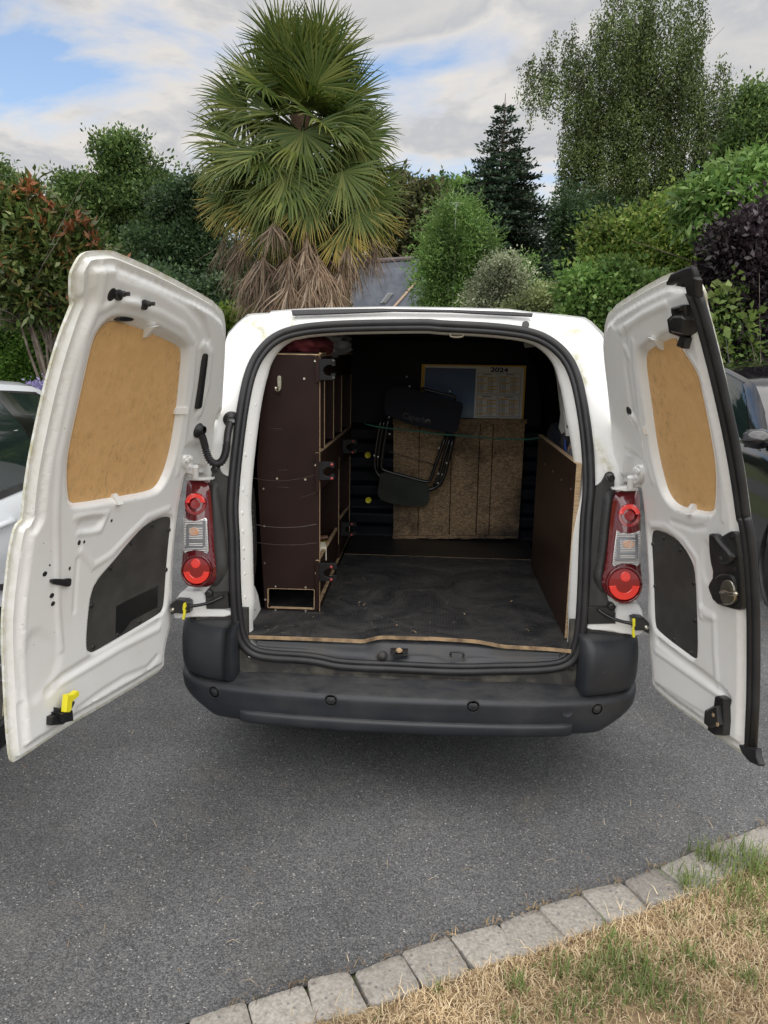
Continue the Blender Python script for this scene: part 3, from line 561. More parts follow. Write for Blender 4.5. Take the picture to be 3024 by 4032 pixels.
# ---- tail lamps
def arcpoly(c, cx, cy, r0, r1, a0, a1, n=16, ky=1.):
    t = np.radians(np.linspace(a0, a1, n)); return C(c, *[(cx+r1*math.cos(q), cy-ky*r1*math.sin(q)) for q in t])+C(c, *[(cx+r0*math.cos(q), cy-ky*r0*math.sin(q)) for q in t[::-1]])
def lamp(c, outl, up, clear, low, hub, sgn):
    S_ = REAR; O = smooth_loop(S_.uns(C(c, *outl), -.055), 1)
    dome = lambda p: -.028-.030*(1-np.exp(np.minimum(sdf(p, O), 0)/.022))
    lp = sheet('tail_light', S_, O, [], .009, dome, LENSD, van, None, 180, wall=.10)
    def dp(P): return float(dome(np.array([P]))[0])
    def sub(name, pts, mat, t, ch=.0015, parent=lp, base=None):
        q = S_.uns(pts, -.056); d = dp(np.mean(q, axis=0)) if base is None else base; return plate(name, S_, q, d+.012, min(d, -.052)-t, mat, parent, ch=ch)
    ux, uy, ur = up; lx, ly, lr = low
    sub('lamp_ring', arcpoly(c, ux, uy, .72*ur, ur, 0, 360, 32, 1.05)[:-1], LENSR, .002); sub('reflector_arc', arcpoly(c, ux, uy, .55*ur, .93*ur, 8, 172, 18, 1.05), LENSB, .0045)
    sub('bulb_lens', arcpoly(c, ux, uy+.03*ur, 0.01, .46*ur, 0, 359, 22, 1.)[:22], LENSR, .003)
    cl = sub('reversing_lens_rim', C(c, *clear), CHROME, .002); cc = np.mean(clear, axis=0); sub('reversing_lens', C(c, *[(cc[0]+(x-cc[0])*.93, cc[1]+(y-cc[1])*.955) for x, y in clear]), CLEAR, .0045, parent=lp)
    bbx, bby = np.array(clear)[:, 0], np.array(clear)[:, 1]; w_, h_ = bbx.max()-bbx.min(), bby.max()-bby.min(); mxx = (bbx.max()+bbx.min())/2; myy = (bby.max()+bby.min())/2; dC = dp(S_.un(C1(c, mxx, myy), -.056))
    sub('indicator_bulb', C(c, *[(mxx+sgn*.06*w_+.20*w_*math.cos(q), myy-.12*h_+.12*h_*math.sin(q)) for q in np.linspace(0, 6.0, 14)]), ORANGE, .0055, base=dC)
    for fx, fy, fw_, fh_ in ((-.30, .02, .06, .30), (.33, -.05, .05, .34), (-.02, .13, .30, .035), (.02, -.28, .34, .03), (-.05, .30, .36, .03)): sub('lens_facet', C(c, *[(mxx+(fx+u*fw_)*w_, myy+(fy+v*fh_)*h_) for u, v in ((-1, -1), (1, -1), (1, 1), (-1, 1))]), FACET, .0052, ch=.0006, base=dC)
    dB = dp(S_.un(C1(c, lx, ly), -.056)); sub('lamp_ring', arcpoly(c, lx, ly, .90*lr, lr, 0, 360, 36, 1.03)[:-1], LENSD, .006, base=dB); sub('brake_lens', arcpoly(c, lx, ly, .01, .88*lr, 0, 359, 32, 1.)[:32], LENSR, .002, base=dB)
    sub('reflector_arc', arcpoly(c, lx, ly, .46*lr, .84*lr, 186, 354, 20, 1.), LENSB, .0045, base=dB); sub('bulb_lens', arcpoly(c, hub[0], hub[1], .01, hub[2], 0, 359, 20, 1.)[:20], LENSB, .004, base=dB)
lamp('TL', ((235, 708), (340, 722), (400, 740), (432, 790), (445, 860), (457, 1000), (470, 1200), (485, 1400), (503, 1500), (515, 1580), (508, 1670), (470, 1740), (400, 1773), (300, 1775), (205, 1752), (185, 1690), (162, 1600), (168, 1500), (178, 1400), (186, 1200), (196, 1000), (206, 850), (215, 750)),
     (315, 945, 103), ((205, 1075), (240, 1095), (310, 1110), (380, 1095), (415, 1080), (432, 1100), (447, 1400), (430, 1432), (390, 1405), (310, 1393), (250, 1408), (215, 1425), (195, 1380), (200, 1200)), (330, 1590, 150), (322, 1520, 46), -1)
lamp('TR', ((410, 430), (450, 390), (500, 374), (590, 372), (675, 374), (690, 600), (692, 1000), (690, 1200), (706, 1330), (692, 1450), (660, 1580), (560, 1595), (450, 1593), (350, 1550), (285, 1470), (262, 1380), (298, 1250), (330, 1000), (365, 650), (388, 480)),
     (550, 635, 123), ((405, 795), (450, 820), (540, 830), (620, 815), (665, 795), (677, 830), (667, 1150), (630, 1190), (570, 1166), (480, 1160), (420, 1175), (380, 1192), (360, 1160), (385, 950)), (490, 1385, 197), (505, 1300, 55), 1)
# ---- black trim beside the lamps
for c, poly, dome in (('TL', ((475, 600), (500, 578), (545, 580), (562, 640), (600, 668), (650, 685), (655, 1300), (668, 1960), (415, 1960), (415, 1790), (470, 1740), (440, 1500), (425, 800), (470, 690)), ((430, 745), (500, 722), (528, 770), (585, 1100), (622, 1430), (628, 1590), (560, 1720), (480, 1790), (440, 1700), (430, 1200))),
                      ('TR', ((160, 330), (235, 285), (270, 225), (290, 175), (330, 155), (375, 170), (392, 215), (385, 300), (400, 350), (410, 420), (360, 900), (320, 1300), (300, 1560), (390, 1600), (395, 1800), (80, 1820), (90, 1300), (140, 800)), ((300, 380), (400, 365), (415, 400), (370, 700), (330, 1050), (300, 1280), (300, 1500), (250, 1500), (180, 1400), (150, 1290), (190, 1200), (230, 800), (260, 480)))):
    P = smooth_loop(REAR.uns(C(c, *poly), -.01), 1); tr = plate('lamp_trim', REAR, P, .01, -.008, DUSTB, van, ch=.003)
    Q = smooth_loop(REAR.uns(C(c, *dome), -.03), 1); sheet('lamp_surround', REAR, Q, [], .011, lambda p: -.005-.034*(1-np.exp(np.minimum(sdf(p, Q), 0)/.02)), DUSTB, tr, None, 180, wall=.02)
for c, x, y in (('TL', 500, 612), ('TR', 352, 230), ('TL', 442, 1815), ('TR', 360, 1635)):
    X = aty(C1(c, x, y), .05 if y < 700 else .03); MB().lathe(X+np.array([0, .0, 0]), (0, -1, 0), [(.013, -.03), (.013, .0), (.009, .002), (.007, -.002), (.0001, -.002)], 16).build('trim_screw', BLACK, van, 50)
# ---- hinge brackets and check straps
def tubepx(c, pts, dep, r, n=8, sm=2):
    P = [REAR.pos(np.array([q[0]]), np.array([q[1]]), d)[0] for p, d in zip(C(c, *pts), dep if np.ndim(dep) else [dep]*len(pts)) for q in [REAR.un(p, d)]]
    return MB().tube(smooth_loop(P, sm, False), r, n)
for c, br, strap, hous, bolt, yel, plug, uh in (
    ('TL', ((185, 1785), (255, 1795), (410, 1790), (418, 1958), (660, 1968), (668, 2042), (380, 2040), (235, 2045), (150, 2060), (100, 2050), (110, 1900)), ((590, 1838), (540, 1862), (470, 1895), (390, 1918), (300, 1932), (220, 1935)), ((70, 1920), (130, 1880), (230, 1885), (262, 1905), (262, 2000), (200, 2012), (130, 2005), (75, 2020)), (95, 1972), ((200, 1910), (220, 1905), (226, 1945), (212, 1965), (222, 1985), (210, 2060), (190, 2065), (200, 1985), (194, 1960)), ((490, 1800), (640, 1795), (650, 1955), (430, 1960), (420, 1915), (495, 1900)), ((205, 640), (495, 690), (230, 655))),
    ('TR', ((395, 1600), (520, 1600), (650, 1590), (700, 1700), (720, 1900), (640, 1950), (540, 1930), (420, 1920), (360, 1895), (75, 1880), (80, 1815), (390, 1800)), ((200, 1655), (270, 1705), (360, 1755), (450, 1785), (540, 1805), (600, 1815)), ((575, 1760), (620, 1745), (700, 1755), (765, 1810), (768, 1920), (735, 1915), (700, 1890), (600, 1890)), (735, 1855), ((585, 1770), (612, 1765), (612, 1835), (600, 1850), (612, 1960), (585, 1960), (580, 1900), (590, 1850)), ((90, 1625), (330, 1620), (395, 1690), (395, 1810), (90, 1815)), None)):
    hb = plate('hinge_bracket', REAR, smooth_loop(REAR.uns(C(c, *br), -.012), 1), .05, -.012, PAINT, van, ch=.004)
    plate('strap_cover', REAR, REAR.uns(C(c, *plug), -.014), 0, -.02, BLACK, van, ch=.004)
    cs = tubepx(c, strap, [-.02, -.03, -.04, -.045, -.05, -.055], .0062).build('check_strap', BLKMET, van, 180)
    plate('strap_housing', REAR, REAR.uns(C(c, *hous), -.06), -.02, -.06, BLACK, cs, ch=.004)
    plate('release_tab', REAR, REAR.uns(C(c, *yel), -.07), -.058, -.072, YELLOW, cs, ch=.001)
    b_ = REAR.un(C1(c, *bolt), -.065); MB().lathe(REAR.pos(np.array([b_[0]]), np.array([b_[1]]), -.062)[0], (0, -1, 0), [(.008, -.004), (.008, .003), (.005, .006), (.0001, .007)], 12).build('bolt', STEEL, cs, 50)
# ---- cable hose between left door and body
hp = C('TL', (345, 225), (385, 290), (405, 360), (425, 450), (460, 530), (515, 565), (575, 540), (610, 460), (622, 360), (630, 250), (655, 160)); X0 = DL.pos(*[np.array([q]) for q in DL.un(hp[0])])[0]; d0_ = float(X0[1]-.05-rake(X0[2])); hd = [d0_*(1-q)-.012*q for q in np.linspace(0, 1, len(hp))]
HP = np.array([REAR.pos(np.array([q[0]]), np.array([q[1]]), d)[0] for p, d in zip(hp, hd) for q in [REAR.un(p, d)]]); HP = resample(smooth_loop(HP, 3, False), .0022, False); n = len(HP); t = np.linspace(0, 1, n)
rr = np.where((t > .2) & (t < .74), .0125+.0028*np.sin(np.arange(n)*2*math.pi*.0022/.0088), .0135)
ch_ = MB().tube(HP, rr, 12).build('cable_hose', RUBBER, van, 180)
MB().lathe(X0-.004*DL.n, DL.n, [(.001, .0), (.03, .0), (.028, .009), (.017, .015), (.0135, .03)], 20).build('grommet', RUBBER, ch_, 60)
MB().lathe(HP[-1]+np.array([0, .02, .01]), (.2, -1, 0), [(.001, .0), (.032, .0), (.03, .008), (.018, .014), (.0135, .03)], 20).build('grommet', RUBBER, ch_, 60)
# ================================================================ REAR DOORS
def bumps(p, lst):
    d = np.zeros(len(p))
    for pts, wd, h in lst: d += .55*h*np.exp(-(pdist(p, pts, False)/(wd*.95))**3.2)
    return d
def door(S_, outl, board, recess, panel, ridges, pockets, name_lab):
    O = smooth_loop(np.array(S_.uns(outl, -.034)), 1); Bd = smooth_loop(np.array(S_.uns(board, -.024)), 2); Rc = smooth_loop(np.array(S_.uns(recess, 0)), 2); Pn = smooth_loop(np.array(S_.uns(panel, -.006)), 2)
    rd = [(S_.uns(p, 0), w_, h) for p, w_, h in ridges]; pk = [(smooth_loop(np.array(S_.uns(p, 0)), 2), h, s) for p, h, s in pockets]
    def dep(p):
        so = sdf(p, O); d = -.030+.016*sst(-so, .012, .020)+.014*sst(-so, .034, .052)
        d = d-.030*sst(-sdf(p, Rc), -.008, .016)-.012*sst(-sdf(p, Pn), -.012, .004)
        for q, h, s in pk: d += h*sst(-sdf(p, q), -s, s)
        return d+bumps(p, rd)
    def dirt(p):
        so = sdf(p, O); return np.clip(.7*np.exp(so/.010)+.12*np.exp(so/.05), 0, 1)
    dr = sheet('rear_door', S_, O, [], .0065, dep, PAINT, van, dirt, 50, wall=-.038, rings=[(O, (.012, .016, .020, .034, .043, .052)), (Rc, (-.016, -.004, .008)), (Pn, (-.004, .004, .012))]); dr['label'] = name_lab
    plate('window_board', S_, Bd, -.031, -.0235, HARDB, dr, ch=.001); plate('lower_board', S_, Pn, -.020, -.0085, BOARDB, dr, ch=.001)
    return dr, dep
def wedge(S_, dr, c, x, y, ang, sz=1.):
    a, z = S_.un(C1(c, x, y), -.01); ca, sa = math.cos(ang), math.sin(ang); q = [(-.012, -.016), (.012, -.016), (.009, .016), (-.009, .016)]
    P = [(a+(ca*u-sa*v)*sz, z+(sa*u+ca*v)*sz) for u, v in q]; b = S_.pos(*np.array(P).T, -.026); t = S_.pos(*np.array(P).T, np.array([.012, .012, -.016, -.016]))
    MB().add(np.vstack([b, t]), [(0, 1, 2, 3), (4, 5, 6, 7), (0, 1, 5, 4), (1, 2, 6, 5), (2, 3, 7, 6), (3, 0, 4, 7)]).build('window_clip', WHITEP, dr)
def studs(S_, dr, c, pts, r=.0085):
    for x, y in pts:
        X = S_.un(C1(c, x, y), -.006); X = S_.pos(np.array([X[0]]), np.array([X[1]]), -.009)[0]; MB().lathe(X, S_.n, [(r, -.002), (r, .002), (r*.75, .0045), (.0001, .005)], 14).build('push_stud', BLACK, dr, 60)
def hole(S_, dr, dep, c, x, y, rx, rz, name='rubber_plug', t=.0022, mat=None, rot=0.):
    p = S_.un(C1(c, x, y), 0); d = float(dep(np.array([p]))[0]); return plate(name, S_, ell(S_, C1(c, x, y), rx, rz, 18, d, rot), d-.006, d+t, mat or BLACK, dr, ch=.0007)
Lout = C('L1', (478, 300), (480, 222), (505, 165), (545, 96), (590, 70), (670, 62), (750, 60), (800, 76), (1100, 208), (1450, 402), (1475, 432), (1528, 478), (1543, 560), (1540, 700), (1524, 1000), (1508, 1260)) + C('TL', (497, 60), (470, 400), (447, 680), (420, 692), (200, 684), (178, 720), (160, 820), (128, 1000), (100, 1250), (85, 1500)) \
    + C('L2', (1172, 700), (1168, 800), (1166, 960), (1150, 1020), (1122, 1130), (1117, 1250), (1100, 1290), (1020, 1343), (700, 1538), (480, 1660), (90, 1925), (70, 1918), (55, 1850), (25, 1350), (10, 1000), (22, 800), (36, 690), (60, 470), (100, 290), (150, 262), (150, 200)) + C('L1', (150, 1880), (178, 1600), (262, 1180), (330, 890), (400, 655), (485, 440), (493, 420), (478, 390))
DLd, depL = door(DL, Lout, C('L1', (770, 545), (730, 565), (690, 605), (650, 680), (600, 900), (545, 1150), (490, 1400), (470, 1540), (473, 1700), (487, 1805), (530, 1815), (800, 1768), (1050, 1722), (1110, 1675), (1160, 1575), (1200, 1400), (1242, 1150), (1267, 900), (1272, 780), (1255, 732), (1060, 640), (880, 570)),
    C('L1', (800, 512), (740, 545), (685, 600), (640, 680), (590, 900), (535, 1150), (480, 1400), (462, 1540), (462, 1700), (476, 1815), (540, 1830), (800, 1785), (1060, 1740), (1125, 1690), (1180, 1570), (1225, 1400), (1265, 1150), (1290, 900), (1302, 760), (1285, 705), (1200, 645), (1050, 570), (900, 520)),
    C('L2', (1165, 232), (1100, 240), (1000, 295), (900, 400), (780, 550), (680, 660), (630, 750), (610, 900), (597, 1080), (600, 1150), (625, 1170), (660, 1160), (900, 1020), (1080, 915), (1120, 880), (1135, 800), (1155, 500), (1175, 300), (1178, 250)),
    [(C('L1', (730, 150), (690, 420), (600, 640), (490, 1150), (415, 1500), (390, 1900))+C('L2', (395, 500), (400, 900), (420, 1150)), .012, .007), (C('L1', (640, 130), (560, 470), (420, 1000), (330, 1400), (260, 1900))+C('L2', (190, 500), (165, 900), (160, 1500)), .010, .006),
     (C('L1', (830, 215), (1100, 315), (1290, 430), (1400, 560), (1430, 680)), .014, -.009), (C('L1', (700, 470), (800, 415), (900, 440), (1100, 500), (1260, 590), (1330, 690)), .012, .007), (C('L1', (1340, 720), (1320, 1000), (1270, 1350), (1220, 1600)), .012, .006),
     (C('L2', (330, 1440), (430, 1340), (620, 1220), (800, 1110), (1000, 1010), (1090, 960)), .016, -.010), (C('L2', (380, 1400), (620, 1265), (850, 1130), (1090, 1010)), .012, .006), (C('L2', (540, 1560), (700, 1440), (860, 1340), (1010, 1280), (1080, 1200)), .012, -.007),
     (C('L2', (520, 240), (740, 210), (690, 330), (540, 350)), .010, .006), (C('L2', (560, 470), (640, 575), (760, 500), (880, 370), (1010, 240), (1160, 180)), .012, .007), (C('L2', (535, 530), (510, 885)), .008, -.006), (C('L1', (1395, 720), (1440, 780), (1420, 1000), (1370, 1180)), .018, .012)],
    [(C('L2', (540, 250), (720, 225), (680, 320), (545, 340)), -.008, .012), (C('L2', (180, 960), (420, 1110), (410, 1250), (330, 1420), (170, 1560)), -.005, .02), (C('L1', (850, 400), (970, 390), (960, 470), (850, 430)), .006, .01), (C('L1', (1270, 1420), (1330, 1390), (1400, 1380), (1440, 1600), (1300, 1600)), -.02, .02)],
    'wide left rear door with a hardboard window panel and an angular black lower panel')
for c, x, y, an in (('L1', 1030, 622, 2.9), ('L1', 1238, 1167, -1.6), ('L1', 798, 1772, 0.)): wedge(DL, DLd, c, x, y, an)
studs(DL, DLd, 'L2', ((1052, 290), (905, 413), (766, 585), (635, 845), (645, 1132), (810, 1048), (962, 955), (1100, 875), (1145, 600), (1165, 325)))
plate('tape_patch', DL, DL.uns(C('L2', (802, 850), (900, 800), (1000, 752), (1087, 710), (1085, 780), (1083, 855), (900, 950), (870, 1000), (835, 1040), (795, 1052)), -.0075), -.0085, -.0072, TAPE, DLd)
for c, x, y, rx, rz in (('L2', 120, 563, .0135, .0135), ('L2', 307, 628, .0085, .0075), ('L2', 355, 777, .0085, .0075), ('L2', 363, 832, .0078, .007), ('L2', 341, 568, .003, .003), ('L2', 478, 590, .004, .006), ('L2', 578, 408, .004, .005), ('L2', 766, 262, .004, .005), ('L1', 767, 367, .0145, .0165), ('L1', 1277, 858, .008, .0065), ('L1', 1222, 1242, .008, .006)): hole(DL, DLd, depL, c, x, y, rx, rz)
hole(DL, DLd, depL, 'L2', 543, 413, .006, .008, 'cutout'); hole(DL, DLd, depL, 'L1', 835, 536, .034, .006, 'cutout', .016)
P = DL.uns(C('L2', (338, 675), (345, 662), (410, 660), (420, 665), (470, 655), (478, 665), (472, 712), (440, 715), (410, 705), (370, 702), (345, 692)), .0); plate('latch_cutout', DL, smooth_loop(P, 1), -.01, .009, BLACK, DLd, ch=.001)
P = DL.uns(C('L1', (1412, 775), (1425, 772), (1432, 785), (1424, 860), (1392, 1120), (1383, 1150), (1358, 1155), (1358, 1140), (1385, 980)), .012); plate('rubber_stop', DL, smooth_loop(P, 1), -.01, .014, RUBBER, DLd, ch=.002)
for x, y in ((812, 362), (988, 430)):
    a, z = DL.un(C1('L1', x, y), 0); X = DL.pos(np.array([a]), np.array([z]), -.004)[0]; MB().lathe(X, DL.n, [(.017, 0), (.017, .008), (.008, .010), (.008, .024), (.0055, .026), (.0055, .038), (.0001, .038)], 14).build('bump_stop', BLACK, DLd, 50)
# upper hinges
def hinge(S_, dr, c, leaf, pin, plate_pts, bolts):
    h = plate('door_hinge', S_, smooth_loop(S_.uns(C(c, *leaf), .008), 1), -.02, .010, PAINT, dr, ch=.003)
    for x, y in bolts:
        a, z = S_.un(C1(c, x, y), .012); MB().cyl(S_.pos(np.array([a]), np.array([z]), .008)[0], S_.n, .0085, .009, 6).build('hinge_bolt', PAINT, h)
    p0, p1 = [S_.pos(*[np.array([q]) for q in S_.un(C1(c, *p), .016)], .016)[0] for p in pin]; MB().tube([p0, p1], .0115, 14).build('hinge_pin', PAINT, h, 50)
    plate('hinge_plate', REAR, REAR.uns(C(c, *plate_pts), -.05), -.03, -.06, PAINT, h, ch=.003)
hinge(DL, DLd, 'TL', ((215, 475), (275, 462), (285, 500), (285, 560), (340, 590), (345, 640), (300, 660), (245, 655), (235, 610), (200, 570)), ((318, 580), (318, 688)), ((230, 690), (490, 688), (493, 706), (380, 716), (230, 712)), ((240, 520), (272, 500), (272, 580)))
# left door: lower catch with yellow release handle
ct = plate('lower_catch', DL, DL.uns(C('L2', (355, 1672), (357, 1615), (405, 1590), (405, 1550), (450, 1560), (495, 1520), (518, 1505), (512, 1530), (495, 1560), (502, 1640), (462, 1648), (440, 1665)), .02), -.01, .02, BLACK, DLd, ch=.003)
plate('catch_housing', DL, DL.uns(C('L2', (415, 1590), (500, 1565), (505, 1640), (440, 1655)), .035), .0, .037, BLACK, ct, ch=.004)
plate('release_handle', DL, DL.uns(C('L2', (450, 1580), (462, 1462), (500, 1455), (535, 1432), (547, 1440), (545, 1468), (498, 1510), (495, 1560), (480, 1582)), .04), .024, .041, YELLOW, ct, ch=.003)
# ---- right door
Rout = C('R3', (270, 640), (285, 482), (350, 422), (366, 396), (600, 247), (780, 152), (830, 146), (915, 150), (985, 175), (1045, 262), (1068, 330), (1068, 395), (1150, 700), (1250, 1150), (1332, 1530), (1378, 1800), (1425, 2200)) + C('R4', (1500, 200), (1540, 560), (1548, 800), (1552, 1100), (1545, 1600), (1530, 2060), (1450, 2055), (1380, 2010), (1100, 1812), (860, 1642), (712, 1512), (690, 1450), (690, 1330), (668, 1180), (655, 1100), (652, 800), (640, 300), (630, 60)) + C('R3', (590, 1960), (575, 1860), (540, 1845), (360, 1842), (350, 1700), (330, 1350), (290, 950), (268, 740))
DRd, depR = door(DR, Rout, C('R3', (800, 655), (740, 685), (690, 715), (610, 755), (568, 810), (560, 900), (580, 1080), (640, 1480), (690, 1720), (740, 1900), (810, 1988), (900, 2017), (1112, 2062), (1126, 1950), (1131, 1700), (1090, 1450), (1020, 1100), (985, 940), (870, 770), (832, 690)),
    C('R3', (780, 622), (700, 650), (560, 725), (525, 775), (530, 900), (555, 1080), (610, 1480), (665, 1740), (720, 1915), (800, 2010), (900, 2040), (1128, 2080), (1142, 1950), (1146, 1700), (1105, 1450), (1035, 1100), (1000, 930), (885, 760), (830, 640)),
    C('R4', (700, 180), (665, 195), (660, 300), (680, 700), (688, 950), (710, 1022), (1000, 1240), (1030, 1252), (1046, 1220), (1040, 900), (1028, 600), (1015, 480), (960, 370), (880, 270), (790, 210)),
    [(C('R3', (330, 560), (470, 480), (640, 380), (790, 300), (850, 290)), .013, -.008), (C('R3', (390, 620), (560, 480), (740, 400)), .012, .006), (C('R3', (490, 700), (500, 900), (540, 1300), (600, 1650), (640, 1800)), .012, .005), (C('R3', (420, 600), (430, 900), (480, 1250)), .012, -.006),
     (C('R3', (920, 800), (1010, 920), (1060, 1100), (1150, 1500), (1190, 1800), (1200, 2100)), .012, .006), (C('R4', (830, 110), (1010, 170), (1110, 160), (1160, 60)), .010, -.007), (C('R4', (660, 140), (780, 150), (930, 260), (1040, 420), (1060, 700), (1075, 900)), .011, .006),
     (C('R4', (720, 1110), (900, 1250), (1080, 1380), (1230, 1500), (1300, 1590)), .016, -.011), (C('R4', (700, 1190), (900, 1330), (1100, 1470), (1250, 1570)), .010, .006), (C('R4', (710, 1480), (780, 1520), (960, 1640), (1090, 1720)), .010, -.006), (C('R4', (1090, 900), (1180, 920), (1190, 1200), (1210, 1480)), .012, .005), (C('R4', (1080, 830), (1110, 870), (1180, 900)), .014, .007),
     (C('R3', (430, 760), (440, 800)), .015, .008), (C('R3', (470, 1280), (500, 1320)), .016, .008), (C('R3', (440, 1560), (540, 1620)), .014, -.008)],
    [(C('R4', (1090, 250), (1150, 320), (1170, 560), (1120, 640), (1080, 500)), -.004, .012), (C('R3', (440, 1580), (520, 1600), (560, 1700), (560, 1840), (420, 1830)), -.012, .02)], 'narrow right rear door with black latches and a double rubber seal down its free edge')
for c, x, y, an in (('R3', 680, 712, 2.8), ('R3', 597, 1395, 1.6), ('R3', 950, 2020, 0.)): wedge(DR, DRd, c, x, y, an)
studs(DR, DRd, 'R4', ((758, 245), (895, 345), (1010, 620), (1020, 930), (990, 1200), (845, 1090), (690, 650), (672, 300)))
hole(DR, DRd, depR, 'R3', 455, 1247, .013, .016)
hinge(DR, DRd, 'TR', ((610, 80), (670, 85), (690, 190), (640, 290), (560, 300), (545, 250), (600, 240), (620, 170), (600, 130)), ((560, 215), (560, 335)), ((358, 335), (520, 315), (640, 340), (640, 362), (500, 368), (360, 352)), ((610, 130), (640, 148), (612, 215)))
SE = [DR.pos(*np.array(smooth_loop(np.array(DR.uns(C('R3', *a)+C('R4', *b), d)), 2, False)).T, d) for a, b, d in ((((935, 300), (985, 420), (1095, 830), (1195, 1250), (1272, 1640), (1345, 2150)), ((1408, 50), (1452, 300), (1487, 800), (1487, 1300), (1470, 1980)), .004), (((1000, 300), (1052, 470), (1145, 830), (1245, 1250), (1325, 1640), (1392, 2150)), ((1455, 50), (1500, 300), (1527, 800), (1530, 1300), (1508, 2000)), .0))]
es = MB().tube(SE[0], .0125, 10).build('edge_seal', RUBBER, DRd, 180); MB().tube(SE[1], .0115, 10).build('seal_lip', RUBBER, es, 180)
plate('seal_end', DR, DR.uns(C('R3', (750, 248), (775, 160), (885, 110), (938, 98), (962, 150), (968, 180), (985, 205), (990, 340), (960, 345), (912, 330), (885, 232), (870, 262), (815, 250), (870, 208)), .03), .012, .03, RUBBER, es, ch=.004)
plate('seal_end', DR, DR.uns(C('R4', (1385, 1965), (1440, 1975), (1530, 2000), (1535, 2060), (1560, 2130), (1550, 2145), (1470, 2110), (1410, 2040)), .015), -.004, .015, RUBBER, es, ch=.004)
# upper latch
ul = plate('upper_latch', DR, DR.uns(C('R3', (787, 425), (870, 400), (905, 400), (908, 500), (915, 520), (912, 620), (890, 660), (905, 665), (880, 750), (835, 735), (832, 705), (860, 660), (775, 630), (755, 515), (795, 480), (787, 455)), .02), -.02, .022, BLACK, DRd, ch=.004)
plate('latch_cover', DR, DR.uns(C('R3', (770, 520), (800, 488), (865, 485), (895, 520), (880, 640), (785, 620)), .034), .01, .036, BLACK, ul, ch=.006); plate('latch_jaw', DR, DR.uns(C('R3', (800, 430), (855, 415), (860, 450), (820, 470)), .032), .01, .033, BLKMET, ul, ch=.003)
# lock plate with handle and striker
lk = plate('lock_plate', DR, smooth_loop(DR.uns(C('R4', (1140, 240), (1150, 208), (1230, 250), (1320, 192), (1355, 195), (1372, 225), (1425, 790), (1412, 835), (1385, 850), (1190, 795), (1140, 670), (1138, 640), (1185, 560), (1150, 420)), .004), 1), -.01, .006, BLACK, DRd, ch=.002)
plate('inner_handle', DR, smooth_loop(DR.uns(C('R4', (1142, 225), (1160, 208), (1200, 225), (1225, 270), (1320, 370), (1335, 420), (1300, 465), (1240, 475), (1205, 430), (1180, 310)), .022), 1), .004, .026, BLACK, lk, ch=.007)
plate('striker_housing', DR, smooth_loop(DR.uns(C('R4', (1175, 620), (1200, 560), (1270, 540), (1340, 555), (1365, 620), (1375, 760), (1330, 805), (1250, 815), (1190, 790)), .014), 1), .004, .018, BLACK, lk, ch=.006)
plate('striker_plate', DR, smooth_loop(DR.uns(C('R4', (1235, 640), (1260, 600), (1310, 598), (1340, 630), (1352, 700), (1355, 770), (1320, 800), (1265, 805), (1238, 770), (1230, 690)), .020), 1), .01, .0205, STEEL, lk, ch=.002)
P = [DR.pos(*[np.array([q]) for q in DR.un(p, d)], d)[0] for p, d in zip(C('R4', (1240, 700), (1270, 692), (1310, 715), (1375, 712)), (.022, .032, .036, .04))]; MB().tube(smooth_loop(P, 2, False), .0055, 8).build('striker_bar', STEEL, lk, 180)
for x, y in ((1335, 230), (1350, 505), (1375, 815), (1285, 418)):
    a, z = DR.un(C1('R4', x, y), .006); MB().lathe(DR.pos(np.array([a]), np.array([z]), .026 if y == 418 else .005)[0], DR.n, [(.0095, 0), (.0085, .003), (.0001, .0045)], 14).build('rivet', BLACK, lk, 50)
ll = plate('lower_latch', DR, DR.uns(C('R4', (1180, 1640), (1190, 1565), (1215, 1557), (1268, 1590), (1275, 1770), (1265, 1890), (1180, 1885), (1130, 1845), (1135, 1820), (1098, 1785), (1105, 1680)), .02), -.02, .022, BLACK, DRd, ch=.004)
plate('latch_cover', DR, DR.uns(C('R4', (1112, 1690), (1140, 1660), (1210, 1640), (1225, 1800), (1150, 1830), (1108, 1780)), .036), .01, .038, BLACK, ll, ch=.006)
for x, y in ((1178, 1718), (1212, 1797)):
    a, z = DR.un(C1('R4', x, y), .038); MB().cyl(DR.pos(np.array([a]), np.array([z]), .037)[0], DR.n, .0065, .0025, 12).build('rivet', PLYD, ll)
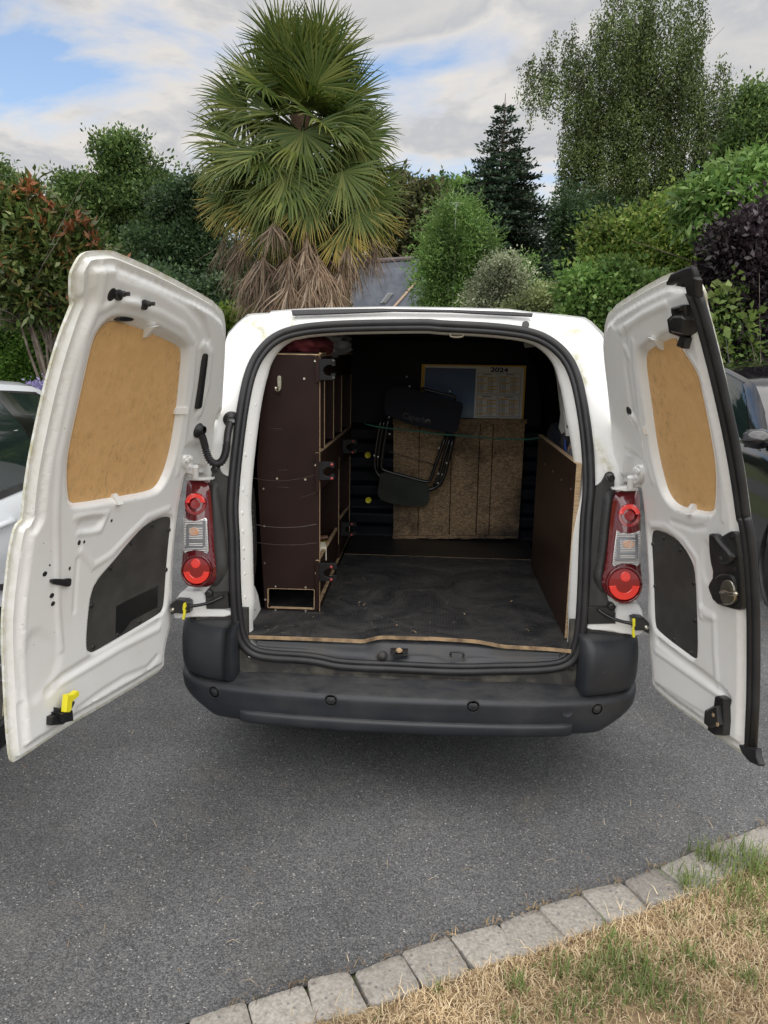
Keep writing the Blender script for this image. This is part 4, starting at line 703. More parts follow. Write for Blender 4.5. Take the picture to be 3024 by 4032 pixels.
# ================================================================ LOAD SPACE
XS = -.372; YF = .355
SIDE = Surf((XS, 0), (0, 1), (1, 0), False)          # shelf side plane: a = y
FRONT = Surf((0, YF), (1, 0), (0, -1), False)        # shelf front plane
shelf = empty('shelving_unit', (-.5, 1.0, .59), 'dark brown film plywood shelving along the left side of the load space', 'shelving')
o = FRONT.uns(C('c5', (725, 510), (725, 1763)), 0); zt = o[0][1]
outl = [(-.60, .5915), (XS, .5915), (XS, zt), (-.55, zt), (-.60, 1.50), (-.625, 1.2), (-.615, .9)]
sl = FRONT.uns(C('c6', (318, 862), (703, 872), (700, 1036), (318, 1024)), 0); sl_ = rounded(sl, .007)
def slab(name, surf, outer, holes, d0, d1, mat, parent):
    V2, F, ob = cdt_sheet(outer, holes, .03); n = len(V2); V = np.vstack([surf.pos(V2[:, 0], V2[:, 1], d1), surf.pos(V2[:, 0], V2[:, 1], d0)]); FF = [tuple(f) for f in F]+[tuple(f[::-1]+n) for f in F]
    b = 2*n
    for lp in [ob]+[resample(h, .03) for h in holes]:
        k = len(lp); V = np.vstack([V, surf.pos(lp[:, 0], lp[:, 1], d1), surf.pos(lp[:, 0], lp[:, 1], d0)]); FF += [(b+i, b+(i+1) % k, b+k+(i+1) % k, b+k+i) for i in range(k)]; b += 2*k
    return meshobj(name, V, FF, mat, parent, 35)
fp = slab('front_panel', FRONT, outl, [sl_], -.015, 0, BROWN, shelf)
# ply edges of the front panel: right stile, top and slot
MB().box((XS+.0004, YF+.0075, (zt+.5915)/2), (.0012, .015, zt-.593)).build('ply_edge', PLY, fp); MB().box((-.46, YF-.0003, zt-.0005), (.176, .002, .004)).build('ply_edge', PLY, fp)
q = np.array(sl_); qi = np.array(sl).mean(0)+(q-np.array(sl).mean(0))*[.975, .95]; n = len(q)
meshobj('ply_edge', np.vstack([FRONT.pos(q[:, 0], q[:, 1], .0006), FRONT.pos(qi[:, 0], qi[:, 1], .0006), FRONT.pos(qi[:, 0], qi[:, 1], -.017)]), [(k*n+i, k*n+(i+1) % n, (k+1)*n+(i+1) % n, (k+1)*n+i) for k in (0, 1) for i in range(n)], PLY, fp)
MB().box((XS+.002, (.355+1.62)/2, zt+.004), (.008, 1.27, .007)).build('ply_edge', PLYD, shelf)
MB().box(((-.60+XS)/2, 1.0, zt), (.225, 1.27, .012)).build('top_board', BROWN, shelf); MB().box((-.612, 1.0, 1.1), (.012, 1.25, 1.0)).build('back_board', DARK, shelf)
for x, y in (('c5', (707, 562)), ('c5', (618, 706)), ('c5', (711, 1412)), ('c5', (627, 1530)), ('c5', (397, 1522)), ('c5', (166, 1516)), ('c5', (287, 1605)), ('c6', (293, 355)), ('c6', (297, 657)), ('c6', (714, 740)), ('c6', (385, 848)), ('c6', (630, 855)), ('c6', (300, 955)), ('c6', (385, 1037)), ('c6', (630, 1045))):
    X = aty(C1(x, *y), YF); MB().lathe(X, (0, -1, 0), [(.0048, -.001), (.0046, .0012), (.002, .0012), (.0001, .0)], 10).build('screw', STEEL, fp)
SCUFF = M('scuff', (.085, .072, .066), .7)
for c, pts, r_ in (('c5', ((150, 1505), (260, 1532), (430, 1545), (600, 1522), (715, 1490)), .0011), ('c6', ((215, 342), (330, 362), (480, 368), (620, 358), (720, 338)), .0026), ('c6', ((215, 488), (380, 508), (560, 510), (720, 492)), .0015), ('c5', ((400, 1455), (480, 1452)), .001), ('c5', ((395, 1590), (490, 1596)), .001), ('c5', ((580, 1680), (660, 1655), (715, 1635)), .0009), ('c5', ((330, 1110), (440, 1118)), .0009)):
    MB().tube([aty(p_, YF+r_*.72) for p_ in smooth_loop(np.array(C(c, *pts)), 2, False)], r_, 6).build('scuff_mark', SCUFF, fp, 180)
hk = plate('coat_hook', FRONT, smooth_loop(FRONT.uns(C('c5', (398, 690), (412, 680), (430, 690), (432, 740), (428, 800), (402, 800), (400, 740)), 0), 1), 0, .003, STEEL, shelf, ch=.0006)
P = [FRONT.pos(*[np.array([v]) for v in FRONT.un(p, d)], d)[0] for p, d in zip(C('c5', (414, 795), (412, 815), (395, 812), (385, 795), (385, 775)), (.003, .012, .026, .032, .032))]; MB().tube(smooth_loop(P, 2, False), .0055, 8).build('hook_arm', STEEL, hk, 180)
# side face: rails, dividers and shelves
def sp(c, x, y): return SIDE.un(C1(c, x, y), 0)
def rail(top0, top1, h, name='side_rail', t=.013):
    (y0, z0), (y1, z1) = top0, top1; P = [(y0, z0), (y1, z1), (y1, z1-h), (y0, z0-h)]; r = plate(name, SIDE, P, -t, 0, BROWN, shelf)
    MB().prism([SIDE.pos(np.array([a]), np.array([z]), d)[0]+np.array([0, 0, .0006]) for a, z, d in ((y0, z0, .001), (y1, z1, .001), (y1, z1, -t-.001), (y0, z0, -t-.001))], [SIDE.pos(np.array([a]), np.array([z-.003]), d)[0] for a, z, d in ((y0, z0, .001), (y1, z1, .001), (y1, z1, -t-.001), (y0, z0, -t-.001))]).build('ply_edge', PLYD, r)
u0_, u1_ = sp('c5', 738, 1315), sp('c5', 1000, 1098); rail(u0_, u1_, .16); MB().box(((-.60+XS)/2, 1.0, u0_[1]-.03), (.21, 1.22, .012)).build('shelf_board', BROWN, shelf)
l0_, l1_ = sp('c6', 738, 640), sp('c6', 893, 370); rail(l0_, l1_, .15); l2_, l3_ = sp('c6', 908, 300), sp('c6', 985, 200); rail(l2_, l3_, .24); MB().box(((-.60+XS)/2, 1.0, l0_[1]-.10), (.21, 1.22, .012)).build('shelf_board', BROWN, shelf)
b0_ = sp('c6', 738, 1045); rail((YF+.015, .625), (1.60, .625), .033)
for c, x, y0, y1 in (('c5', 785, 720, 1270), ('c5', 860, 720, 1195), ('c5', 925, 668, 1140), ('c5', 1001, 670, 1100), ('c5', 903, 1345, 2050), ('c5', 993, 1330, 1763), ('c6', 990, 0, 440)):
    a, z1 = sp(c, x, y0); _, z0 = sp(c, x, y1); dv_ = MB().box(((-.60+XS)/2, a, (z0+z1)/2), (.222, .010, abs(z1-z0))).build('divider', BROWN, shelf); MB().box((XS-.0005, a, (z0+z1)/2), (.002, .0095, abs(z1-z0)-.004)).build('ply_edge', PLY, dv_)
rail(sp('c5', 738, 520), sp('c5', 1000, 505), .10)
HOLDM = M('holder_plastic', (.006, .006, .007), .5, spec=.3)
def holder(c, x0, y0, x1, y1, dots):
    a, _ = SIDE.un(C1(c, x0+4, (y0+y1)/2), 0); F_ = Surf((0, a), (1, 0), (0, -1), False); f = lambda u, v: (x0+u*(x1-x0), y0+v*(y1-y0))
    P = F_.uns(C(c, *[f(*q) for q in ((0, 0), (.85, 0), (.98, .08), (1, .34), (.78, .36), (.76, .28), (.55, .30), (.34, .40), (.26, .55), (.34, .72), (.55, .80), (.72, .78), (.74, .68), (1, .66), (1, .92), (.9, 1), (0, 1))]), 0)
    h = plate('tool_holder', F_, P, -.02, 0, HOLDM, shelf, ch=.002)
    for x, y in dots: MB().lathe(aty(C1(c, x, y), a), (0, -1, 0), [(.0062, -.002), (.006, .003), (.003, .005), (.0001, .0055)], 12).build('holder_button', REDPL, h, 60)
    if not dots:
        for v in (.1, .9): MB().lathe(aty(C1(c, *f(.88, v)), a), (0, -1, 0), [(.006, -.002), (.006, .003), (.0001, .005)], 12).build('holder_button', BLACK, h, 60)
holder('c5', 735, 545, 872, 720, ()); holder('c5', 735, 1388, 866, 1537, ((843, 1410), (843, 1522))); holder('c5', 930, 1203, 1048, 1318, ((1015, 1220), (1012, 1310))); holder('c6', 735, 662, 888, 805, ((838, 690), (838, 793))); holder('c6', 918, 322, 1043, 435, ((1005, 341), (1003, 428)))
# louvred black panel between jamb and shelving
VP = Surf((0, .22), (1, 0), (0, -1), False); P = smooth_loop(VP.uns(C('c6', (120, 5), (165, 18), (198, 85), (215, 500), (208, 750), (165, 960), (140, 800), (125, 300)), 0), 1)
vp = plate('louvre_panel', VP, P, -.04, 0, BLACK, van, ch=.004)
for k in range(16):
    y = 190+k*46; x = 150+k*1.2; p0, p1 = [aty(p, .214) for p in C('c6', (x, y+20), (x+48-max(0, k-12)*7, y-8))]; MB().tube([p0, p1], .0055, 6).build('slat', DUSTB, vp)
meshobj('inner_corner', [aty(p, y) for p, y in zip(C('c6', (138, 1262), (152, 1050), (163, 950), (212, 840), (240, 915), (262, 1035)), (.085, .09, .095, .33, .34, .345))], [(0, 1, 2), (0, 2, 3), (0, 3, 4), (0, 4, 5)], PAINT, van, 60)
# ---- things lying about the load space
def lump(name, c, r, mat, label, cat, seed, amp=.25, fr=3., group=None, parent=None, sub=20):
    a = np.linspace(0, math.pi, sub); b = np.linspace(0, 2*math.pi, sub*2, False); V = []
    rs = np.random.default_rng(seed); K = rs.normal(size=(9, 3))*fr; ph = rs.uniform(0, 6.28, 9)
    for i in a:
        for j in b:
            d = np.array([math.sin(i)*math.cos(j), math.sin(i)*math.sin(j), math.cos(i)]); f = 1+amp*np.mean(np.abs(np.sin(K @ d+ph)))*2-amp; V.append(np.array(c)+d*f*np.array(r))
    n = len(b); F = [(i*n+j, i*n+(j+1) % n, (i+1)*n+(j+1) % n, (i+1)*n+j) for i in range(sub-1) for j in range(n)]
    o = meshobj(name, V, F, mat, parent, 180)
    return tag(o, label, cat, group) if label else o
p = aty(C1('c5', 560, 455), .50); lump('red_cloth', (p[0]+.02, .52, zt+.035), (.11, .13, .042), M('red_cloth', (.08, .006, .010), .9), 'crumpled red cloth lying on top of the brown shelving', 'cloth', 3, .5, 4)
p = aty(C1('c5', 800, 430), .70); lump('plastic_bag', (p[0]-.03, .76, zt+.052), (.105, .13, .055), M('grey_film', (.12, .13, .15), .35, var=(.2, .21, .24), vs=14), 'crumpled grey plastic bag on top of the brown shelving', 'bag', 5, .6, 5)
p = atx(C1('c6', 770, 470), XS-.05); t = MB().tube([p+[-.1, -.02, 0], p+[.02, .02, .008]], .013, 10).build('hammer', M('brown_handle', (.13, .06, .03), .5), None, 60); tag(t, 'tool with a brown wooden handle lying on the bottom shelf', 'hand tool'); MB().box(p+[-.11, -.02, 0], (.03, .09, .03)).build('tool_head', STEEL, t)
p = atx(C1('c6', 748, 560), XS-.03); t = MB().box(p, (.05, .09, .06), .2).build('paper_packet', M('packet_white', (.7, .67, .55), .6)); tag(t, 'small white packet with dark label on the bottom shelf', 'packet'); MB().box(p+[.0255, 0, .01], (.001, .06, .025), .2).build('packet_label', BLACK, t)
p = atx(C1('c6', 775, 510), XS-.06); lump('yellow_pouch', p, (.035, .05, .025), M('yellow_print', (.5, .42, .04), .5), 'small yellow pouch beside the white packet on the bottom shelf', 'pouch', 9, .4)
# ---- plywood panel on the right
XR = .603; RS = Surf((XR, 0), (0, 1), (-1, 0), False)
tb, tf = RS.un(C1('c7', 1145, 850)), RS.un(C1('c7', 1421, 1064)); bf = RS.un(C1('c8', 1091, 712)); P = [(tf[0], tf[1]), tb, (tb[0]+.0, .5915), (bf[0], .5915)]
pan = tag(plate('plywood_panel', RS, P, -.018, 0, M('brown_film_matt', (.026, .0135, .0095), .42, spec=.35, var=(.040, .022, .015), vs=2.5, stretch=(1, .4, 3)), None), 'dark brown plywood side panel with pale cut edges on the right of the load floor', 'panel')
def pe(p0, p1, name='ply_edge'):
    a, b = [RS.pos(np.array([p[0]]), np.array([p[1]]), 0)[0] for p in (p0, p1)]; d = (b-a)/np.linalg.norm(b-a); nn = np.cross(d, RS.n); nn /= np.linalg.norm(nn); nn *= -1 if nn @ np.array([0, -1, 1.]) < 0 else 1; e = nn*.0008
    fr = [a+e+RS.n*.0006, b+e+RS.n*.0006, b+e-RS.n*.0186, a+e-RS.n*.0186]; MB().prism(fr, [q-nn*.003 for q in fr]).build(name, PLY, pan)
pe(tf, tb); pe((bf[0], .594), tf)
for k, (x, y) in enumerate(((1192, 1065), (1248, 1117), (1310, 1179), (1378, 1246), (1400, 1380))): X = atx(C1('c7', x, y), XR); MB().cyl(X+np.array([-.0005, 0, 0]), (-1, 0, 0), .0042, .001, 8).build('screw', STEEL, pan)
# things tucked behind it
p = atx(C1('c7', 1270, 860), .66); lump('dark_bag', (.66, p[1], p[2]-.02), (.035, .12, .075), CLOTHD, 'small dark fabric bag tucked behind the right plywood panel', 'bag', 12, .3)
def glove(name, c, mat, label, s=1.):
    g = lump(name, c, (.03*s, .03*s, .05*s), mat, label, 'glove', 21, .15)
    for k, (dx, dy, L_) in enumerate(((-.012, -.028, .05), (-.004, -.01, .06), (.004, .01, .055), (.01, .026, .045))):
        q = np.array(c)+[dx*s, dy*s, .03*s]; MB().tube([q, q+np.array([.004, .002, L_*.5])*s, q+np.array([.01, .004, L_])*s], [.011*s, .0105*s, .007*s], 8).build('finger', mat, g, 180)
    return g
p = atx(C1('c7', 1345, 900), .645); glove('work_glove', (.65, p[1], p[2]), M('black_glove', (.018, .018, .02), .8), 'black work glove standing up behind the right plywood panel', .95)
p = atx(C1('c7', 1330, 945), .63); t = plate('blue_strap', Surf((.632, 0), (0, 1), (-1, 0), False), [(p[1]-.05, p[2]-.03), (p[1]-.04, p[2]-.05), (p[1]+.03, p[2]+.02), (p[1]+.02, p[2]+.035)], -.004, 0, M('blue_webbing', (.03, .07, .32), .7), None); tag(t, 'blue strap end hanging over beside the black work glove', 'strap')
m_, t_, p_ = new_mat('spotted_glove'); v_ = t_.nodes.new('ShaderNodeTexVoronoi'); v_.inputs['Scale'].default_value = 26; tc_ = t_.nodes.new('ShaderNodeTexCoord'); t_.links.new(tc_.outputs['Object'], v_.inputs['Vector']); r_ = _ramp(t_, [(.30, (.45, .25, .11)), (.36, (.10, .105, .115))]); t_.links.new(v_.outputs['Distance'], r_.inputs[0]); t_.links.new(r_.outputs[0], p_.inputs['Base Color'])
p = atx(C1('c7', 1390, 970), .645); lump('knee_pad', (.652, p[1], p[2]-.015), (.026, .055, .065), m_, 'grey rounded pad with orange spots behind the right plywood panel', 'pad', 31, .12)
# right side wall seen through the opening: white rib and hardboard lining
pp = C('c7', (1300, 300), (1340, 420), (1400, 830), (1425, 1010), (1355, 900), (1325, 560), (1280, 330)); X = .655
meshobj('side_board', [atx(q, X) for q in pp], [tuple(range(len(pp)))], M('tan_hardboard', (.33, .21, .11), .6), van)
pp = C('c7', (1243, 250), (1262, 262), (1290, 440), (1315, 600), (1345, 860), (1310, 845), (1290, 800), (1303, 700), (1275, 450), (1248, 330)); MB().prism([atx(q, .632) for q in pp], [atx(q, .632)+[.03, 0, 0] for q in pp]).build('side_rib', PAINT, van)
pp = C('c7', (1035, 185), (1195, 170), (1225, 205), (1045, 220)); q4('headliner_clip', [aty(q, .45) for q in pp], M('grey_board', (.12, .12, .12), .7))
# ---- strand-board panel of planks leaning on the bulkhead
YB = 1.70; BS = Surf((0, YB), (1, 0), (0, -1), False)
ob = empty('plank_panel', (.23, YB, .59), 'worn strand-board panel of upright planks leaning against the dark bulkhead', 'panel')
tx, bx_ = (88, 280, 517, 724, 818, 1050), (86, 268, 495, 688, 782, 1000)
for i in range(5):
    P = BS.uns(C('c7', (tx[i]+2.5, 752), (tx[i+1]-2.5, 752), (bx_[i+1]-2.5, 1600), (bx_[i]+2.5, 1600)), .0); plate('plank', BS, P, -.018, 0, OSB, ob, ch=.0015)
wav = lambda y, x0, x1, k: [(x, y+3*math.sin(x*.05+k)+2*math.sin(x*.13)) for x in np.linspace(x0, x1, 24)]
plate('batten', BS, BS.uns(C('c7', *(wav(736, 86, 1062, 0)+wav(776, 86, 1062, 2)[::-1])), .008), 0, .010, OSB, ob, ch=.002); plate('batten', BS, BS.uns(C('c7', *(wav(1582, 84, 992, 0)+wav(1606, 84, 992, 2)[::-1])), .010), 0, .014, OSB, ob, ch=.002)
# ---- wall calendar
YC = 1.735; CS = Surf((0, YC), (1, 0), (0, -1), False); PAPER = M('calendar_paper', (.62, .60, .57), .6); YEL = M('print_yellow', (.62, .36, .04), .6); INK = M('print_ink', (.015, .015, .06), .6); INKG = M('print_grey', (.22, .22, .23), .6)
cal = tag(plate('wall_calendar', CS, CS.uns(C('CA', (203, 112), (1568, 132), (1528, 830), (168, 800)), 0), -.004, 0, YEL, None), 'large yellow-bordered 2024 wall calendar with a blue picture on the bulkhead', 'calendar')
def cp(name, mat, t, *pts): return plate(name, CS, CS.uns(C('CA', *pts), 0), 0, t, mat, cal)
cp('sheet', PAPER, .0006, (246, 130), (1540, 152), (1505, 828), (215, 806))
m_, t_, p_ = new_mat('blue_picture'); g_ = t_.nodes.new('ShaderNodeTexCoord'); s_ = t_.nodes.new('ShaderNodeSeparateXYZ'); t_.links.new(g_.outputs['Generated'], s_.inputs[0]); r_ = _ramp(t_, [(.1, (.12, .19, .26)), (.35, (.05, .12, .24)), (1, (.015, .045, .14))]); t_.links.new(s_.outputs['Z'], r_.inputs[0]); t_.links.new(r_.outputs[0], p_.inputs['Base Color'])
cp('picture', m_, .0012, (246, 157), (911, 170), (880, 818), (220, 806))
def grid(x0, y0, x1, y1, sk=-.03):
    f = lambda u, v: (x0+u*(x1-x0)+sk*v*(y1-y0), y0+v*(y1-y0)+.012*u*(x1-x0)); L_ = .012
    for a, b, c2, d in ((0, 0, 1, L_), (0, 1-L_, 1, 1), (0, 0, L_, 1), (1-L_, 0, 1, 1)): cp('frame_line', INK, .0014, f(a, b), f(c2, b), f(c2, d), f(a, d))
    cp('month_name', INKG, .0014, f(.28, .05), f(.70, .05), f(.70, .10), f(.28, .10))
    for col, offs in ((.03, (.15, .46, .84)), (.5, (.22, .37, .62, .76))):
        for o2 in offs: cp('week_bar', YEL, .0014, f(col, o2), f(col+.44, o2), f(col+.44, o2+.045), f(col, o2+.045))
        cp('date_column', INKG, .0011, f(col+.02, .18), f(col+.05, .18), f(col+.05, .95), f(col+.02, .95)); cp('date_column', M('print_pale', (.42, .41, .4), .6), .0010, f(col+.09, .18), f(col+.28, .18), f(col+.28, .95), f(col+.09, .95))
grid(930, 225, 1200, 500); grid(1222, 228, 1498, 505); grid(915, 515, 1188, 795); grid(1206, 520, 1482, 800)
def text(name, body, P, size, mat, parent, M3, ex=.0003):
    cu = bpy.data.curves.new(name, 'FONT'); cu.body = body; cu.size = size; cu.extrude = ex; cu.offset = .0012 if body.isdigit() else .0004; cu.align_x = 'CENTER'; cu.align_y = 'CENTER'; cu.materials.append(mat); o = bpy.data.objects.new(name, cu); COL.objects.link(o)
    me = bpy.data.meshes.new_from_object(o); me.name = name; bpy.data.objects.remove(o); o = bpy.data.objects.new(name, me); COL.objects.link(o)
    o.matrix_world = Matrix.Translation(P) @ M3.to_4x4()
    if parent is not None: o.parent = parent
    return o
def ori(ang): return Matrix.Rotation(ang, 3, 'Y') @ Matrix.Rotation(math.pi/2, 3, 'X')
P = aty(C1('CA', 1215, 190), YC-.0016); yt = text('year_lettering', '2024', P, .034, INK, cal, ori(0.02)); yt.scale = (1.45, 1, 1)
# ---- folding chair hung in front of the planks
YH = 1.58; HS = Surf((0, YH), (1, 0), (0, -1), False)
chair = empty('folding_chair', tuple(aty(C1('CH', 700, 1500), YH)), 'folded camping chair with dark canvas and black tube frame hanging before the strand-board panel', 'folding chair')
def canv(name, pts, d0, d1, mat, bul):
    P = smooth_loop(np.array(HS.uns(C('CH', *pts), d1)), 1); return sheet(name, HS, P, [], .014, lambda p: d1+bul*np.sin(p[:, 0]*31+p[:, 1]*17)*np.sin(p[:, 1]*23-p[:, 0]*9)+.006*np.exp(-((p[:, 0]*.8+p[:, 1]-1.2)/.02)**2), mat, chair, None, 180, wall=d0)
cv = canv('backrest', ((360, 600), (420, 200), (870, 300), (1200, 400), (1300, 425), (1420, 452), (1370, 640), (1325, 865), (1000, 800), (700, 735), (500, 650)), -.01, .006, CLOTHD, .003)
canv('seat', ((330, 1340), (600, 1420), (930, 1505), (975, 1590), (940, 1815), (740, 1800), (490, 1780), (275, 1690), (310, 1480)), -.01, .008, CLOTHG, .007)
def ht(name, pts, d, r, sm=3, mat=BLKMET): return MB().tube(smooth_loop(np.array([HS.pos(np.array([a]), np.array([z]), d)[0] for a, z in HS.uns(C('CH', *pts), d)]), sm, False), r, 10).build(name, mat, chair, 180)
ht('leg_tube', ((435, 620), (385, 900), (345, 1150), (332, 1290), (360, 1335), (640, 1410), (930, 1490), (975, 1470), (1060, 1220), (1200, 830)), .0, .010); ht('leg_tube', ((335, 640), (285, 900), (245, 1200), (255, 1330), (320, 1430), (600, 1560), (900, 1600), (1060, 1560), (1150, 1440), (1210, 1200), (1285, 870)), -.012, .012); ht('leg_tube', ((1250, 860), (1150, 1180), (1080, 1450), (1020, 1540)), .004, .010); ht('back_tube', ((855, 262), (1000, 300), (1180, 345), (1300, 362), (1295, 420)), -.008, .008); ht('side_bar', ((385, 640), (330, 900), (290, 1180), (285, 1330)), .004, .008)
ht('cross_cord', ((345, 1072), (500, 1105), (830, 1205), (1072, 1272)), .006, .0028, 1)
for x, y in ((436, 640), (445, 858), (245, 1140), (295, 1155), (1088, 1040), (1190, 1238), (1080, 1375), (1132, 1388), (1075, 1500), (1232, 300), (668, 110), (706, 235)):
    MB().lathe(HS.pos(*[np.array([v]) for v in HS.un(C1('CH', x, y), .012)], .014)[0], (0, -1, 0), [(.0045, -.006), (.0045, .001), (.0001, .003)], 10).build('rivet', WHITEP, chair, 60)
a = HS.un(C1('CH', 835, 660), .02); text('lettering', 'Caperlan', HS.pos(np.array([a[0]-.015]), np.array([a[1]]), .0175)[0], .044, M('grey_print', (.075, .08, .078), .8), chair, ori(.21)).matrix_parent_inverse = Matrix.Translation(-chair.location)
a = HS.un(C1('CH', 945, 685), .02); q = HS.pos(np.array([a[0]]), np.array([a[1]]), .0175)[0]; MB().tube([q+np.array([-.014, 0, -.006]), q+np.array([.0, 0, .008]), q+np.array([.014, 0, -.004])], .004, 6).build('fish_logo', M('grey_print_mark', (.16, .17, .16), .7), chair)
P = [aty(p, y) for p, y in zip(C('c5', (1108, 1074), (1200, 1098), (1400, 1125), (1659, 1145))+C('c7', (275, 832), (500, 853), (720, 870), (900, 884), (1060, 886), (1110, 880), (1145, 872)), (1.45, 1.44, 1.43, 1.42, 1.42, 1.41, 1.40, 1.39, 1.36, 1.30, 1.22))]
tag(MB().tube(smooth_loop(np.array(P), 2, False), .0042, 8).build('green_rope', GREENR, None, 180), 'thin green rope stretched across the load space before the planks', 'rope')
# ================================================================ GROUND
def flat(name, pts, z, mat, kind='structure'):
    o = meshobj(name, [(x, y, z) for x, y in pts], [tuple(range(len(pts)))], mat); return tag(o, kind=kind)
SOIL = M('garden_soil', (.09, .10, .04), .95, var=(.06, .09, .03), vs=1.2)
flat('garden_ground', [(-160, -60), (160, -60), (160, 240), (-160, 240)], -.012, SOIL)
kin = [atz(p, .02)[:2] for p in C('K', (0, 600), (165, 555), (345, 495), (520, 435), (690, 385), (840, 335), (985, 285), (1135, 240), (1265, 190), (1400, 135), (1530, 85))]
d0 = kin[0]-kin[2]; d0 /= np.linalg.norm(d0); d1 = kin[-1]-kin[-3]; d1 /= np.linalg.norm(d1)
pre = [kin[0]+d0*.155*k for k in range(10, 0, -1)]; post = []; p = kin[-1].copy()
for k in range(16):
    an = -.012*k; d1 = np.array([d1[0]*math.cos(an)-d1[1]*math.sin(an), d1[0]*math.sin(an)+d1[1]*math.cos(an)]); p = p+d1*.17; post.append(p.copy())
kin = np.array(pre+kin+post); KT = nrmz(np.gradient(kin, axis=0)); KN = np.stack([KT[:, 1], -KT[:, 0]], 1); KW = .135; kout = kin+KN*KW
flat('driveway', [(-9, -9), *[tuple(q) for q in kin], (9, 1.2), (9, 9), (-9, 9)], 0, ASPH)
flat('lawn_soil', [tuple(q) for q in kout-KN*.01][::-1]+[(-2.4, -6), (6, -6), (6, .6)], .006, M('lawn_soil', (.16, .11, .065), .95, var=(.30, .22, .12), vs=26, bump=.8, bs=120))
kerb = empty('kerb', (.4, -.65, 0), 'curved edging of pale grey granite setts between driveway and dry lawn', 'kerb')
for i in range(len(kin)-1):
    g = .0012; t = KT[i]; a, b, c, d = kin[i]+t*g, kin[i+1]-t*g, kout[i+1]-t*g, kout[i]+t*g; j = lambda s=.0045: rng.normal(size=2)*s
    base = np.array([a+j(), b+j(), c+j(.006), d+j(.006)]); R_ = smooth_loop(resample(base, .03), 1); cen = R_.mean(0); zt_ = .014+rng.normal()*.003; tl = rng.normal(size=2)*.02
    L_ = []
    for f, dz in ((1., -.05), (1., -.004), (.992, -.001), (.975, .0005), (.6, .002)): q = cen+(R_-cen)*f; L_.append(np.c_[q, zt_+dz+(q-cen) @ tl+rng.normal(size=len(q))*.0007*(dz > -.004)])
    n = len(R_); V = np.vstack(L_); F = [(k*n+i2, k*n+(i2+1) % n, (k+1)*n+(i2+1) % n, (k+1)*n+i2) for k in range(4) for i2 in range(n)]+[tuple(4*n+k for k in range(n))]
    meshobj('stone', V, F, GRAN, kerb, 180)
# grass
def blades(name, P, H, Wd, az, lean, mat):
    n = len(P); d = np.stack([np.cos(az), np.sin(az)], 1); s = np.stack([-d[:, 1], d[:, 0]], 1); V = np.zeros((n, 6, 3))
    for k, (f, wf, b) in enumerate(((0, 1, 0), (.55, .8, .45), (1, .12, 1.))):
        off = d*(H*np.sin(lean*(.4+.6*b))*f)[:, None]; z = H*np.cos(lean*(.4+.6*b))*f
        V[:, 2*k, :2] = P[:, :2]+off-s*(Wd*wf/2)[:, None]; V[:, 2*k+1, :2] = P[:, :2]+off+s*(Wd*wf/2)[:, None]; V[:, 2*k, 2] = V[:, 2*k+1, 2] = P[:, 2]+z+.002
    b = np.arange(n)[:, None]*6; F = np.concatenate([b+[0, 1, 3, 2], b+[2, 3, 5, 4]]).astype(int)
    o = fastmesh(name, V.reshape(-1, 3), F, mat, None, 180); return tag(o, kind='stuff')
lawn = np.vstack([kout[3:26], [(2.6, -1.9), (-.6, -1.9)]])
def scatter(n, poly):
    lo, hi = poly.min(0), poly.max(0); q = rng.uniform(lo, hi, (int(n*2.6), 2)); return q[inside(q, poly)][:n]
def vnoise(p, sc, seed):
    r = np.random.default_rng(seed); K = r.normal(size=(10, 2))*sc; ph = r.uniform(0, 6.28, 10); return np.mean(np.sin(p @ K.T+ph), axis=1)
q = scatter(140000, lawn); edge_d = pdist(q, kout, False); keep = (rng.uniform(size=len(q)) < np.clip(.75+1.2*vnoise(q, 9, 1), .2, 1)) & ((q[:, 1] > -1.25) | (q[:, 0] > .0)); q = q[keep]; n = len(q)
flatness = np.clip(rng.normal(1.15, .3, n), .2, 1.52)
blades('dry_grass', np.c_[q, np.full(n, .008)], rng.uniform(.012, .040, n), rng.uniform(.0014, .0032, n), rng.uniform(0, 6.28, n), flatness, leafmat('dry_grass', [(.22, .14, .07), (.44, .32, .18), (.58, .46, .28), (.68, .56, .38), (.36, .25, .13)], .15, .7))
ov = scatter(900, np.vstack([kout[8:26]+KN[8:26]*.03, (kout-KN*.035)[8:26][::-1]])); n = len(ov); blades('dry_grass', np.c_[ov, np.full(n, .022)], rng.uniform(.03, .06, n), rng.uniform(.0015, .003, n), rng.uniform(0, 6.28, n), np.clip(rng.normal(1.2, .25, n), .3, 1.5), bpy.data.materials['dry_grass'])
GPX = [(1380, 265, .05, 160), (1600, 200, .075, 420), (1450, 170, .05, 200), (770, 640, .03, 110), (1010, 590, .045, 160), (890, 570, .04, 120), (1090, 540, .05, 180), (1200, 590, .07, 260), (1370, 525, .03, 120), (1100, 450, .03, 40), (1180, 640, .08, 280), (1020, 690, .06, 200), (1300, 660, .06, 150), (1590, 610, .04, 120), (1450, 560, .03, 80), (740, 745, .03, 60), (470, 640, .02, 30), (1560, 300, .08, 260), (1640, 420, .06, 160), (1500, 390, .05, 90), (900, 720, .05, 110), (1400, 720, .07, 120), (1330, 385, .03, 50), (270, 740, .01, 8), (1240, 530, .06, 120), (1130, 500, .05, 100)]
G, gl = [], []
for x, y, r, k in GPX:
    c = atz(C1('K', x, y), .01)[:2]; k = int(k*.6); G.append(c+rng.normal(size=(k, 2))*r*.6); gl.append(np.clip(rng.normal(.062 if y < 330 and x > 1300 else .036, .018, k), .02, .13))
